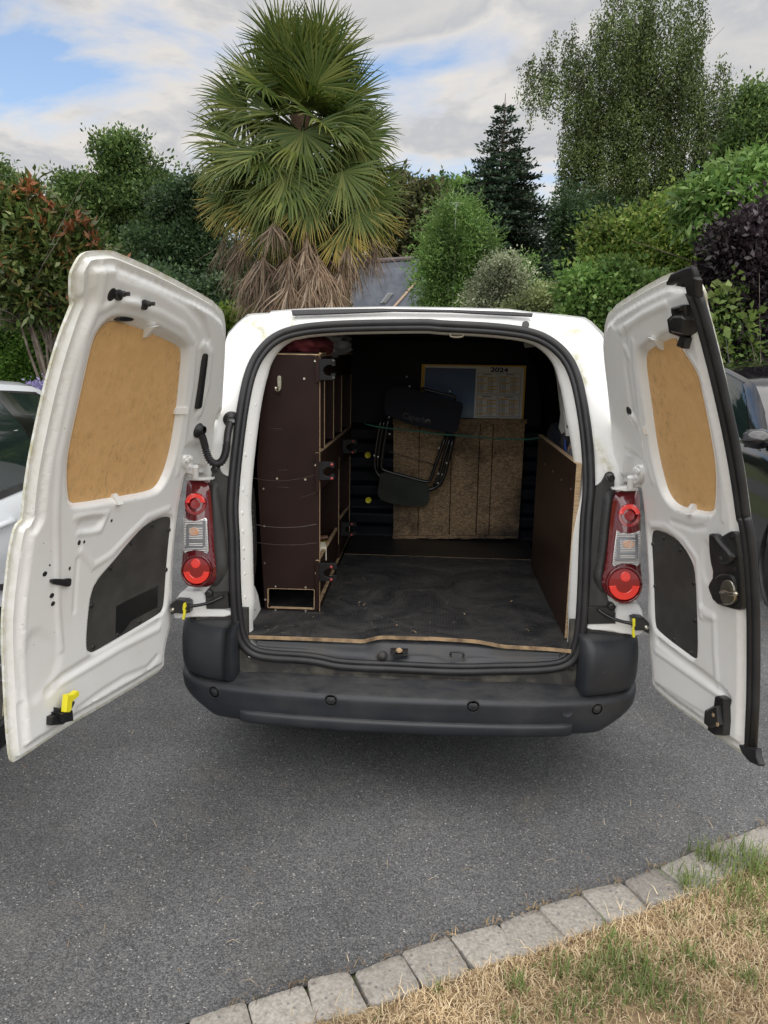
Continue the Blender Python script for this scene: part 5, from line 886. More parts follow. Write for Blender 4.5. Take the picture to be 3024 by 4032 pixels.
G = np.vstack(G); gl = np.concatenate(gl); n = len(G); blades('green_grass', np.c_[G, np.full(n, .008)], gl, rng.uniform(.002, .0042, n), rng.uniform(0, 6.28, n), np.clip(rng.normal(.6, .35, n), 0, 1.4), leafmat('green_grass', [(.08, .13, .03), (.14, .21, .055), (.20, .27, .08), (.28, .29, .13)], .3, .5))
fd = np.array([atz(p, .5912)[:2] for p in C('c6', (310, 1180), (325, 1205), (1070, 1005), (1060, 990), (1100, 1008), (1365, 1172), (700, 1100), (1530, 1230))+C('c8', (90, 628), (210, 668), (770, 485), (500, 560), (880, 660))]); n = len(fd)
blades('floor_litter', np.c_[fd, np.full(n, .5915)], rng.uniform(.008, .03, n), rng.uniform(.002, .006, n), rng.uniform(0, 6.28, n), np.full(n, 1.5), bpy.data.materials['dry_grass'])
# debris along the kerb and loose straws on the asphalt
e = []
for k in range(9, 27):
    for _ in range(rng.integers(10, 42)): e.append(kin[k]+KT[k]*rng.normal(0, .035)-KN[k]*abs(rng.normal(0, .010)))
e = np.array(e); n = len(e); blades('kerb_debris', np.c_[e, np.full(n, .004)], rng.uniform(.01, .04, n), rng.uniform(.001, .003, n), rng.uniform(0, 6.28, n), np.clip(rng.normal(1.3, .25, n), .2, 1.56), leafmat('kerb_debris', [(.06, .035, .02), (.16, .10, .05), (.38, .28, .15), (.12, .10, .035)], .1, .8))
st_ = np.vstack([rng.uniform((-1.6, -1.1), (1.8, .4), (46, 2)), kin[rng.integers(8, 28, 40)]-KN[rng.integers(8, 28, 40)]*np.abs(rng.normal(0, .16, 40))[:, None]]); keep = ~inside(st_, np.vstack([kin, [(6, -6), (-2.4, -6)]])); st_ = st_[keep]; n = len(st_)
blades('straw', np.c_[st_, np.full(n, .003)], rng.uniform(.012, .06, n), rng.uniform(.0015, .0025, n), rng.uniform(0, 6.28, n), np.full(n, 1.53), bpy.data.materials['dry_grass'])

# ================================================================ PARKED CARS
GLASS, gt_, gp_ = new_mat('car_glass'); gp_.inputs['Base Color'].default_value = (.010, .018, .018, 1); gp_.inputs['Roughness'].default_value = .03; gp_.inputs['Specular IOR Level'].default_value = .9
GLOSSB = M('gloss_black', (.006, .006, .007), .06, coat=1.)
def car(name, label, cx, yf, L, hw, hr, roof, belt, paint, wheels, wins, hatch, ydir=1):
    """front at yf, rear at yf+L (y grows to the rear)"""
    root = empty(name, (cx, yf+L/2, 0), label, 'car')
    st = np.unique(np.r_[np.linspace(0, 1, 45), .015, .985]); prof = []
    for s in st:
        rz = float(np.interp(s, *roof)); bz = min(float(np.interp(s, *belt)), rz-.004); nar = 1-.16*sst(.16-s, 0, .16)-.14*sst(s-.87, 0, .13); w_ = hw*nar; g = np.clip((rz-bz)/.42, 0, 1); wr = w_*(1-g)*.93+hr*nar*g
        pts = [(0, .22), (w_*.9, .22), (w_*.97, .26), (w_*1.0, .40), (w_*1.01, .60), (w_*.985, .66), (w_*.998, .76), (w_*.99, bz-.10), (w_*.965, bz-.015), (w_*.95, bz), (w_*.95*(1-.45)+wr*.45, bz+(rz-bz)*.5), (wr*1.0, rz-.07*g), (wr*.965, rz-.028*g), (wr*.86, rz-.008*g), (0, rz+.012)]
        prof.append(pts)
    A = np.array(prof); n, k, _ = A.shape; Y = yf+st*L
    def surf(s, v, sg, off=0.):
        r = np.array([[np.interp(s, st, A[:, j, c]) for c in (0, 1)] for j in range(k)]); x = np.interp(v, np.arange(k), r[:, 0]); z = np.interp(v, np.arange(k), r[:, 1]); return np.array([cx+sg*(x+off), yf+s*L, z])
    V, F = [], []
    for sg in (-1, 1):
        b = len(V)
        for i in range(n):
            for j in range(k): V.append((cx+sg*A[i, j, 0], Y[i], A[i, j, 1]))
        F += [(b+i*k+j, b+i*k+j+1, b+(i+1)*k+j+1, b+(i+1)*k+j) for i in range(n-1) for j in range(k-1)]+[tuple(b+j for j in range(k)), tuple(b+(n-1)*k+j for j in range(k))]
    body = meshobj('body', V, F, paint, root, 32)
    for nm, poly, mat, off in wins:
        for sg in (-1, 1):
            N_ = 10; a, b2, c2, d2 = poly; V = []
            for i in range(N_+1):
                for j in range(7):
                    u, v = i/N_, j/6; lo = a[0]+(b2[0]-a[0])*u, a[1]+(b2[1]-a[1])*u; hi = d2[0]+(c2[0]-d2[0])*u, d2[1]+(c2[1]-d2[1])*u; V.append(surf(lo[0]*(1-v)+hi[0]*v, lo[1]*(1-v)+hi[1]*v, sg, off))
            meshobj(nm, V, [(i*7+j, i*7+j+1, (i+1)*7+j+1, (i+1)*7+j) for i in range(N_) for j in range(6)], mat, root, 180)
    for s in wheels:
        for sg in (-1, 1):
            ar = MB().lathe((cx+sg*(hw+.004), yf+s*L, .33), (sg, 0, 0), [(.36, -.10), (.375, .008), (.355, .012), (.34, -.05), (.001, -.12)], 30).build('wheel_arch', BLACK, root, 50)
            wh = MB().lathe((cx+sg*(hw-.19), yf+s*L, .315), (sg, 0, 0), [(.2, 0), (.29, .01), (.315, .04), (.315, .17), (.295, .2), (.21, .205), (.2, .19)], 36).build('wheel', RUBBER, root, 50)
            rm = MB().lathe((cx+sg*(hw-.005), yf+s*L, .315), (sg, 0, 0), [(.21, .0), (.195, .004), (.19, -.03), (.05, -.02), (.045, .0), (.001, .0)], 30)
            for q in range(5):
                t = q*2*math.pi/5; rm.box((cx+sg*(hw-.012), yf+s*L+.12*math.cos(t), .315+.12*math.sin(t)), (.02, .05, .16), M=Matrix.Rotation(math.pi/2-t, 3, 'X'))
            rm.build('rim', STEEL, wh, 50)
    return root, surf
SILV = M('silver_paint', (.74, .77, .80), .3, metal=.1, coat=1.)
lc, ls = car('silver_car', 'light silver hatchback parked on the left behind the open van door', -2.56, -3.0, 4.7, .87, .63, ((0, .05, .2, .34, .48, .62, .8, .90, .955, 1), (.62, .74, .93, 1.0, 1.42, 1.515, 1.51, 1.475, 1.34, .9)), ((0, .3, .6, .9, 1), (.72, .95, 1.0, 1.06, 1.0)), SILV, (.17, .675),
    [('side_window', ((.37, 9.1), (.822, 9.1), (.795, 11.1), (.49, 11.1)), GLASS, .004), ('pillar_trim', ((.822, 9.0), (.852, 9.0), (.826, 11.2), (.795, 11.2)), GLOSSB, .006), ('quarter_window', ((.852, 9.2), (.935, 10.0), (.905, 11.15), (.826, 11.15)), GLASS, .004), ('window_trim', ((.36, 8.75), (.93, 8.75), (.93, 9.1), (.36, 9.1)), BLACK, .007), ('window_trim', ((.48, 11.1), (.93, 11.1), (.93, 11.35), (.48, 11.35)), BLACK, .006)], None)
X = atx(C1('CL', 60, 1860), -1.70); h = MB(); h.tube(smooth_loop(np.array([X+[-.03, -.16, -.01], X+[.012, -.13, 0], X+[.02, -.04, .004], X+[.016, .045, 0], X+[-.03, .07, -.006]]), 2, False), [.012]*18 if False else .014, 8); h.build('door_handle', SILV, lc, 180)
BLKP = M('black_paint', (.007, .007, .009), .12, coat=1.)
rc, rs_ = car('black_car', 'black hatchback parked on the right behind the narrow open van door', 3.32, 1.45, 4.9, .90, .74, ((0, .05, .2, .30, .44, .56, .8, .93, .96, 1), (.66, .80, .98, 1.06, 1.50, 1.60, 1.61, 1.58, 1.35, .95)), ((0, .3, .6, .9, 1), (.76, 1.0, 1.05, 1.12, 1.05)), BLKP, (.18, .79),
    [('side_window', ((.34, 9.2), (.60, 9.2), (.60, 11.1), (.475, 11.1)), GLASS, .004), ('side_window', ((.62, 9.2), (.86, 9.2), (.82, 11.1), (.62, 11.1)), GLASS, .004), ('window_trim', ((.32, 8.9), (.88, 8.9), (.88, 9.15), (.32, 9.15)), STEEL, .006), ('window_trim', ((.47, 11.15), (.86, 11.15), (.86, 11.4), (.47, 11.4)), BLACK, .006)], None)
X = atx(C1('D', 1646, 950), 2.30); mi = MB(); a_ = np.linspace(0, math.pi, 9); P = []
mr = meshobj('wing_mirror', *(lambda V: (V, [(i*12+j, i*12+(j+1) % 12, (i+1)*12+(j+1) % 12, (i+1)*12+j) for i in range(6) for j in range(12)]))([tuple(X+[.10*r*math.cos(t)*(1.15 if math.cos(t) < 0 else .95), -.09*math.sqrt(max(0, 1-r*r))+.06, .072*r*math.sin(t)]) for r in (.02, .35, .6, .8, .93, .99, 1.0) for t in np.linspace(0, 2*math.pi, 12, False)]), BLKP, rc, 180)
MB().box(X+[.0, .066, 0], (.17, .012, .12)).build('mirror_glass', GLASS, mr); MB().tube([X+[.06, .03, -.06], X+[.17, .05, -.10]], .022, 8).build('mirror_arm', BLACK, mr, 60)
X = atx(C1('D', 1578, 783), 3.2); MB().tube([X+[0, 0, -.03], X, X+[-.012, .02, .02], X+[-.05, .10, .30]], [.03, .014, .005, .0025], 8).build('antenna', BLACK, rc, 60)

# ================================================================ HOUSE BEYOND
YHO = 26.; hn = np.array([0, -.70, .71]); hp = np.array([0, YHO, 2.6])
SLATE = M('slate', (.075, .083, .10), .8, spec=.15, var=(.11, .12, .14), vs=2.2); 
t = SLATE.node_tree; wv = t.nodes.new('ShaderNodeTexBrick'); tcx = t.nodes.new('ShaderNodeTexCoord'); sx = t.nodes.new('ShaderNodeSeparateXYZ'); cx_ = t.nodes.new('ShaderNodeCombineXYZ'); t.links.new(tcx.outputs['Object'], sx.inputs[0]); t.links.new(sx.outputs['X'], cx_.inputs['X']); t.links.new(sx.outputs['Z'], cx_.inputs['Y']); t.links.new(cx_.outputs[0], wv.inputs['Vector']); wv.inputs['Scale'].default_value = 2.2; wv.inputs['Mortar Size'].default_value = .03; _bump(t, t.nodes['Principled BSDF'], wv.outputs['Fac'], -.8, .02)
house = empty('house', tuple(aty(C1('D', 830, 640), YHO)*[1, 1, 0]), 'house with a grey slate roof and skylight half hidden behind the palm', 'house')
def roofplane(name, px, mat, th=.12, off=0.):
    P = [hit(p, hp+hn*off, hn) for p in px]; return MB().prism(P, [q-hn*th for q in P]).build(name, mat, house)
ridge = C('H', (1160, 1712), (1545, 1690)); roofplane('roof', ridge+C('H', (1700, 1690), (1700, 2150), (1145, 2150), (1145, 1885)), SLATE)
rw = hit(C1('H', 1145, 2150), hp, hn); 
MB().tube([hit(p, hp+hn*.03, hn) for p in ridge], .10, 8).build('ridge_tiles', M('ridge', (.12, .10, .10), .8), house)
VER = M('verge_board', (.34, .24, .17), .8); roofplane('verge', C('H', (1570, 1815), (1588, 1815), (1343, 2090), (1325, 2090)), VER, .2, .35); roofplane('roof_wing', C('H', (1590, 1815), (1760, 1815), (1760, 2150), (1290, 2150), (1345, 2090)), SLATE, .15, .30)
sk = roofplane('skylight', C('H', (1322, 1980), (1370, 1913), (1408, 1915), (1357, 1980)), M('grey_frame', (.16, .17, .18), .5), .05, .05); roofplane('skylight_pane', C('H', (1334, 1974), (1374, 1918), (1398, 1919), (1354, 1974)), GLASS, .02, .07).parent = sk
bx0 = aty(C1('D', 700, 640), 27.5); MB().box((bx0[0]+6, 30., 1.4), (11, 4.5, 2.8)).build('wall', M('render_wall', (.55, .52, .47), .8), house)
X = aty(C1('D', 797, 576), 29.); MB().box(X+[-.3, 0, -.6], (.8, .6, 1.6)).build('chimney', M('brick_chimney', (.35, .30, .27), .8), house)
X = aty(C1('F', 545, 1095), 15.6); an = MB(); an.tube([(X[0], 15.6, 0), X], .012, 6); s15 = ((X-CAM) @ FW)/FS*.4521
for k in range(5): an.tube([X+[s15*(-48+4*k), .06*k, -.02-s15*11*k], X+[s15*(55-4*k), .06*k, -.03-s15*11*k]], .006, 5)
tag(an.build('aerial', M('aerial_metal', (.6, .6, .58), .4, metal=.4), None), 'thin pale television aerial on a pole among the feathery green tree', 'aerial')
# ================================================================ PLANTS
def quadleaves(name, P, A, L, Wd, mat, parent=None, fold=.25, kind=None):
    """P base points, A leaf axes (unit), L lengths, Wd widths -> folded diamond leaves in one crown mesh"""
    n = len(P); A = nrmz(A); r = nrmz(rng.normal(size=(n, 3))); S = nrmz(np.cross(A, r)); Nn = np.cross(S, A); L = np.broadcast_to(L, (n,))[:, None]; Wd = np.broadcast_to(Wd, (n,))[:, None]
    V = np.zeros((n, 4, 3)); mid = P+A*L*.45+Nn*Wd*fold; V[:, 0] = P; V[:, 1] = mid+S*Wd*.5; V[:, 2] = P+A*L; V[:, 3] = mid-S*Wd*.5
    o = fastmesh(name, V.reshape(-1, 3), np.arange(n*4).reshape(-1, 4), mat, parent); 
    if kind: tag(o, kind=kind)
    return o
def blob(x, y, rx, ry, Y, dp=.8):
    c = aty(C1('D', x, y), Y); s = ((c-CAM) @ FW)/1662; return c, np.array([rx*s, .5*(rx+ry)*s*dp, ry*s])
def clumps(bl, ncl, shell=.5, seed=1):
    r = np.random.default_rng(seed); w = np.array([b[1][0]*b[1][2] for b in bl]); w = w/w.sum(); k = r.choice(len(bl), ncl, p=w); d = nrmz(r.normal(size=(ncl, 3))); d[:, 1] -= .25; d = nrmz(d); rad = shell+(1-shell)*r.uniform(size=ncl)**.6
    c = np.array([bl[i][0] for i in k]); R_ = np.array([bl[i][1] for i in k]); return c+d*R_*rad[:, None], d, R_
def leafy(name, bl, ncl, per, sig, L, W_, mat, parent, seed=1, shell=.45, up=.2, outw=.7, flat=.7):
    c, d, R_ = clumps(bl, ncl, shell, seed); r = np.random.default_rng(seed+50); sg = sig*r.uniform(.4, 1.5, ncl)
    off = np.clip(r.normal(size=(ncl, per, 3)), -1.7, 1.7)*sg[:, None, None]*[1, 1, flat]; P = (c[:, None]+off).reshape(-1, 3); ax = nrmz(off.reshape(-1, 3))*.5+np.repeat(d, per, 0)*outw+r.normal(size=(ncl*per, 3))*.7+[0, 0, up]
    return quadleaves(name, P, ax, L*r.uniform(.45, 1.45, len(P)), W_*r.uniform(.55, 1.35, len(P)), mat, parent), c
BARK = M('bark', (.10, .075, .055), .9, var=(.20, .17, .14), vs=9, bump=.6, bs=40); BIRCHB = M('birch_bark', (.50, .47, .43), .8, var=(.10, .08, .07), vs=5, vr=(.45, .6), stretch=(1, 1, 2.5))
def limbs(name, parent, base, top, r0, targets, mat=BARK, bend=.15, seed=3, n_sub=2):
    r = np.random.default_rng(seed); mb = MB(); base = np.array(base, float); top = np.array(top, float); t = np.linspace(0, 1, 9)[:, None]; wob = np.c_[r.normal(size=9), r.normal(size=9), np.zeros(9)]*bend*np.linalg.norm(top-base)*.06; tr = base+(top-base)*t+wob*np.sin(t*math.pi); rad = r0*(1-.8*t[:, 0]); mb.tube(tr, rad, 8)
    for q in targets:
        q = np.array(q); k = r.uniform(.25, .85); s = tr[0]*(1-k)+tr[-1]*k; i = min(8, int(k*8)); s = tr[i]; m_ = (s+q)/2+r.normal(size=3)*.08*np.linalg.norm(q-s)+[0, 0, .08*np.linalg.norm(q-s)]
        C_ = np.array([(1-u)**2*s+2*u*(1-u)*m_+u*u*q for u in np.linspace(0, 1, 7)]); rr = max(rad[i]*.55, .006); mb.tube(C_, rr*(1-.85*np.linspace(0, 1, 7)), 6)
        for _ in range(n_sub):
            e = C_[4]+r.normal(size=3)*.25*np.linalg.norm(q-s); mb.tube([C_[3], (C_[3]+e)/2+[0, 0, .04], e], [rr*.4, rr*.25, rr*.08], 5)
    return mb.build(name, mat, parent, 180)
def uneven(B, seed, n=5):
    r = np.random.default_rng(seed+7); o = []
    for c, R_ in B:
        o.append((c, R_*.86)); k = n if R_[0] > .25 else 3
        for _ in range(k):
            d = nrmz(r.normal(size=3)+[0, -.2, .35]); f = r.uniform(.22, .5); o.append((c+d*R_*r.uniform(.75, 1.05), R_*f*[1, 1, r.uniform(.7, 1.3)]))
    return o
def tree(name, label, cat, bl, Y, base_x, top_px, r0, ncl, per, sig, L, W_, mat, seed, ntar=14, group=None, bark=BARK, **k):
    B = [blob(*b, Y) if len(b) == 4 else blob(*b[:4], b[4]) for b in bl]; tp = aty(C1('D', *top_px), Y); bs = aty(C1('D', base_x, 760), Y); bs[2] = -.05
    
    if cat == 'shrub':
        lowb = []
        for c, R_ in B:
            kk = min(5, int(max(0, (c[2]-.5*R_[2])//max(R_[2]*1.1, .25))))
            for q in range(kk): z = c[2]*(q+.5)/(kk+.3); lowb.append((np.array([c[0], c[1]+.05, z]), np.array([R_[0]*.95, R_[1], max(.25, c[2]/(kk+1)*.75)])))
        ncl = int(ncl*(1+.35*len(lowb)/len(B))); B = B+lowb
    B = uneven(B, seed, 5 if cat != 'shrub' else 3); root = empty(name, tuple(bs), label, cat, group); cr, c = leafy('crown', B, ncl, per, sig, L, W_, mat, root, seed, **k); limbs('trunk', root, bs, tp, r0, c[:ntar], bark, seed=seed); return root, cr
G_OAK = leafmat('oak_leaf', [(0.051, 0.097, 0.035), (0.089, 0.152, 0.046), (0.139, 0.216, 0.061), (0.216, 0.292, 0.089)]); G_OAK2 = leafmat('dark_oak_leaf', [(0.034, 0.067, 0.034), (0.060, 0.106, 0.043), (0.099, 0.162, 0.062)])
G_MAG = leafmat('magnolia_leaf', [(.03, .055, .014), (.05, .085, .02), (.08, .125, .03), (.12, .165, .045), (.17, .19, .07), (.10, .14, .035), (.19, .085, .032)], .15, .3)
G_HEDGE = leafmat('hedge_leaf', [(0.055, 0.118, 0.022), (0.094, 0.187, 0.031), (0.140, 0.250, 0.047), (0.031, 0.070, 0.016)], .25, .35)
G_LIME = leafmat('lime_leaf', [(0.120, 0.192, 0.024), (0.192, 0.276, 0.042), (0.264, 0.348, 0.060), (0.084, 0.144, 0.024)], .4)
G_YEL = leafmat('golden_green_leaf', [(0.094, 0.192, 0.036), (0.172, 0.295, 0.054), (0.264, 0.365, 0.073), (0.390, 0.452, 0.109), (0.063, 0.139, 0.027)], .4); G_MID = leafmat('fresh_leaf', [(0.065, 0.145, 0.032), (0.114, 0.211, 0.049), (0.179, 0.292, 0.073), (0.244, 0.356, 0.114)], .35)
G_FEATH = leafmat('feathery_leaf', [(0.098, 0.186, 0.049), (0.156, 0.274, 0.069), (0.235, 0.352, 0.098)], .4); G_VAR = leafmat('variegated_leaf', [(0.154, 0.198, 0.099), (0.264, 0.308, 0.165), (0.396, 0.429, 0.275), (0.506, 0.517, 0.374), (0.099, 0.132, 0.055)], .3)
G_PUR = leafmat('purple_leaf', [(0.023, 0.016, 0.023), (0.040, 0.025, 0.034), (0.057, 0.041, 0.048), (0.069, 0.057, 0.057)], .2, .35); G_BIR = leafmat('birch_leaf', [(0.055, 0.091, 0.029), (0.091, 0.138, 0.040), (0.146, 0.192, 0.059), (0.202, 0.239, 0.082)], .3); G_FIR = leafmat('fir_needle', [(.014, .032, .018), (.026, .052, .028), (.044, .078, .042), (.085, .12, .075)], .1, .5)
# far wood closing the horizon
W0 = [blob(x, 720, 170, 75, 60) for x in range(-500, 2300, 130)]+[blob(x, 640, 170, 75+15*math.sin(x), 60+6*math.sin(x*.7)) for x in range(-500, 2300, 110)]; wd, _ = leafy('far_wood', W0, 1500, 34, .9, .8, .55, G_OAK2, None, 99, .3); tag(wd, kind='stuff')
# left oaks
tree('oak_tree', 'tall green oak rising highest of the trees between the red-tipped magnolia and the palm', 'tree', [(262, 372, 58, 62), (200, 425, 60, 45), (320, 430, 55, 60), (265, 470, 110, 80), (225, 520, 90, 80), (330, 540, 80, 80), (165, 440, 35, 35), (290, 610, 110, 70)], 27, 285, (265, 360), .35, 430, 230, .34, .145, .09, G_OAK, 11, 26, shell=.25)
tree('oak_tree', 'darker loose-crowned oak just left of the palm crown', 'tree', [(385, 480, 55, 70), (430, 440, 40, 50), (445, 520, 70, 80), (380, 570, 90, 70), (470, 600, 70, 60), (360, 640, 120, 50)], 24, 420, (420, 440), .25, 330, 210, .32, .13, .08, G_OAK2, 12, 26, shell=.25)
tree('oak_tree', 'pale green tree top at the left picture edge above the magnolia', 'tree', [(-20, 420, 60, 65), (10, 470, 40, 60)], 22, -15, (-10, 400), .2, 130, 110, .32, .16, .10, G_OAK, 13, 8)
tree('oak_tree', 'dark rounded tree filling the gap below the oaks behind the wide van door', 'tree', [(330, 640, 110, 60), (470, 660, 60, 50), (420, 700, 120, 60), (250, 690, 90, 70)], 15, 350, (350, 620), .15, 460, 150, .25, .095, .06, G_OAK2, 14, 10)
# right of the palm
tree('round_tree', 'yellow-green round tree on the skyline between palm and fir', 'tree', [(985, 432, 45, 25), (955, 450, 60, 35), (1000, 470, 50, 45), (930, 470, 40, 40)], 42, 975, (975, 430), .3, 260, 110, .5, .27, .17, G_MID, 15, 8)
tree('round_tree', 'brownish-green tree peeping out right beside the palm crown', 'tree', [(890, 460, 48, 55), (905, 520, 45, 60), (860, 500, 50, 60)], 34, 890, (890, 440), .25, 240, 60, .42, .28, .18, leafmat('dull_leaf', [(0.068, 0.085, 0.037), (0.111, 0.119, 0.051), (0.153, 0.153, 0.068)]), 16, 14)
tree('acacia_tree', 'feathery light green tree between the slate roof and the dark fir', 'tree', [(985, 462, 26, 28), (985, 510, 42, 40), (970, 560, 45, 45), (958, 620, 38, 45), (1010, 560, 40, 80), (950, 660, 40, 14), (1000, 640, 40, 40), (925, 575, 20, 22)], 16, 965, (975, 480), .10, 420, 110, .26, .10, .032, G_FEATH, 17, 16, flat=.6, shell=.2)
tree('variegated_shrub', 'tall grey-green variegated shrub at the foot of the fir', 'shrub', [(1070, 625, 62, 45), (1075, 590, 45, 35), (1040, 650, 45, 35), (1095, 575, 30, 25), (1110, 640, 40, 40)], 11.5, 1070, (1075, 590), .05, 420, 60, .10, .055, .032, G_VAR, 18, 10)
tree('variegated_shrub', 'low pale variegated shrub just above the right end of the van roof', 'shrub', [(1180, 655, 75, 32), (1215, 640, 45, 28), (1140, 660, 50, 28)], 10.5, 1180, (1180, 650), .05, 360, 60, .10, .052, .032, leafmat('pale_variegated_leaf', [(0.207, 0.253, 0.092), (0.322, 0.380, 0.161), (0.437, 0.483, 0.241), (0.115, 0.161, 0.057)]), 19, 8)
tree('privet_shrub', 'narrow plain green shrub behind the taller variegated shrub', 'shrub', [(1120, 590, 25, 40), (1140, 630, 30, 40)], 13, 1130, (1122, 580), .05, 120, 60, .12, .06, .035, G_MID, 20, 6)
tree('dark_shrub', 'dark evergreen mass below the birch, right of the fir', 'shrub', [(1225, 480, 40, 60), (1240, 550, 60, 70), (1290, 520, 70, 70), (1200, 610, 50, 50), (1270, 600, 60, 50), (1350, 560, 80, 70)], 23, 1250, (1240, 480), .15, 420, 160, .30, .11, .07, G_OAK2, 21, 10)
tree('golden_shrub', 'large yellow-green shrub spreading up the right side behind the narrow van door', 'shrub', [(1400, 500, 70, 45), (1480, 455, 60, 45), (1340, 540, 60, 55), (1430, 560, 90, 60), (1500, 540, 50, 70), (1360, 600, 80, 50), (1300, 575, 40, 45), (1460, 620, 70, 60)], 9.5, 1420, (1420, 520), .07, 800, 80, .15, .075, .042, G_YEL, 22, 12)
tree('currant_shrub', 'bright green broad-leaved shrub directly above the narrow van door hinge side', 'shrub', [(1290, 640, 60, 45), (1340, 640, 70, 60), (1270, 680, 50, 40), (1250, 615, 30, 25), (1400, 650, 60, 50)], 8, 1310, (1300, 630), .05, 420, 70, .11, .075, .055, G_MID, 23, 10)
tree('cherry_tree', 'drooping large-leaved green tree at the upper right above the purple shrub', 'tree', [(1560, 430, 70, 40), (1620, 400, 50, 50), (1590, 470, 60, 45), (1520, 460, 40, 40)], 7.5, 1640, (1600, 400), .06, 260, 40, .15, .12, .05, G_MID, 24, 10, up=-.5)
tree('purple_plum', 'dark purple-leaved shrub beside the top of the narrow van door', 'shrub', [(1610, 500, 60, 55), (1580, 560, 60, 60), (1630, 610, 60, 80), (1590, 700, 50, 60), (1640, 740, 50, 60), (1650, 460, 30, 40), (1560, 640, 35, 50), (1605, 665, 60, 60)], 6.6, 1620, (1610, 520), .05, 520, 70, .12, .075, .045, G_PUR, 25, 12)
tree('redbud_shoot', 'shoot with big round light green leaves in front of the purple shrub', 'shrub', [(1600, 590, 42, 22), (1570, 575, 20, 10), (1625, 620, 30, 18)], 6.05, 1690, (1640, 590), .008, 22, 9, .07, .085, .075, leafmat('round_leaf', [(0.143, 0.220, 0.044), (0.220, 0.308, 0.077), (0.286, 0.363, 0.110)], .4), 26, 3)
tree('ivy_shrub', 'small-leaved green ivy bush low behind the black car', 'shrub', [(1572, 690, 25, 50), (1600, 750, 40, 50), (1560, 760, 25, 30)], 6.4, 1590, (1575, 700), .02, 170, 45, .09, .055, .04, G_MID, 27, 6)
tree('far_tree', 'dark tree at the right picture edge beside the birch', 'tree', [(1645, 250, 40, 55), (1630, 330, 55, 60), (1660, 300, 50, 70), (1600, 340, 40, 40)], 21, 1655, (1645, 240), .16, 260, 170, .28, .10, .065, G_OAK, 28, 14)
# left garden
tree('lime_shrub', 'bright lime green shrub peeping between the wide van door and the palm', 'shrub', [(505, 678, 28, 18), (530, 690, 25, 14), (480, 690, 30, 20)], 8, 505, (505, 680), .03, 130, 50, .07, .07, .035, G_LIME, 30, 4)
mg, mcr = tree('magnolia_tree', 'magnolia with glossy green leaves and rusty red-brown tips behind the wide van door', 'tree', [(70, 500, 75, 65), (30, 560, 70, 80), (110, 560, 80, 80), (160, 545, 60, 55), (60, 640, 80, 70), (135, 640, 70, 60), (20, 460, 40, 50), (62, 425, 26, 28), (195, 500, 25, 25), (-30, 520, 60, 120), (200, 580, 35, 40)], 6.5, 112, (85, 470), .05, 560, 26, .085, .125, .046, G_MAG, 31, 26)
tips = np.array([blob(x, y, 1, 1, 6.3)[0] for x, y in [(62, 402), (50, 415), (75, 420), (30, 430), (170, 478), (190, 490), (155, 500), (205, 520), (110, 450), (20, 470), (95, 490), (140, 560), (60, 540), (215, 545), (40, 520), (120, 520), (85, 600), (10, 610), (170, 590), (265, 570), (70, 470)]])
tp = np.repeat(tips, 11, 0)+rng.normal(size=(len(tips)*11, 3))*.03; quadleaves('rusty_leaves', tp, rng.normal(size=tp.shape)*.6+[0, 0, .9], .12, .045, leafmat('rusty_leaf', [(0.170, 0.060, 0.021), (0.238, 0.085, 0.030), (0.281, 0.128, 0.043)], .2), mg, kind='stuff')
# hedge
hd = empty('hedge', tuple(aty(C1('D', 60, 760), 8.6)*[1, 1, 0]), 'dense clipped bright green hedge behind the magnolia on the left', 'hedge'); hb = [aty(C1('D', x, y), 8.6) for x, y in ((-160, 700), (175, 690), (175, 960), (-160, 960))]
n = 26000; u = rng.uniform(size=(n, 2)); P = np.zeros((n, 3)); P[:, 0] = hb[0][0]+(hb[1][0]-hb[0][0])*u[:, 0]; P[:, 2] = u[:, 1]*hb[0][2]; P[:, 1] = 8.6-.06*rng.uniform(size=n)+.06*np.sin(P[:, 0]*9)*np.sin(P[:, 2]*8); quadleaves('foliage', P, rng.normal(size=(n, 3))*.6+[0, -.7, .2], rng.uniform(.05, .085, n), rng.uniform(.03, .045, n), G_HEDGE, hd)
MB().box((hb[0][0]/2+hb[1][0]/2, 8.95, hb[0][2]/2), (hb[1][0]-hb[0][0], .6, hb[0][2]-.03)).build('core', M('hedge_core', (.012, .022, .008), .9), hd)
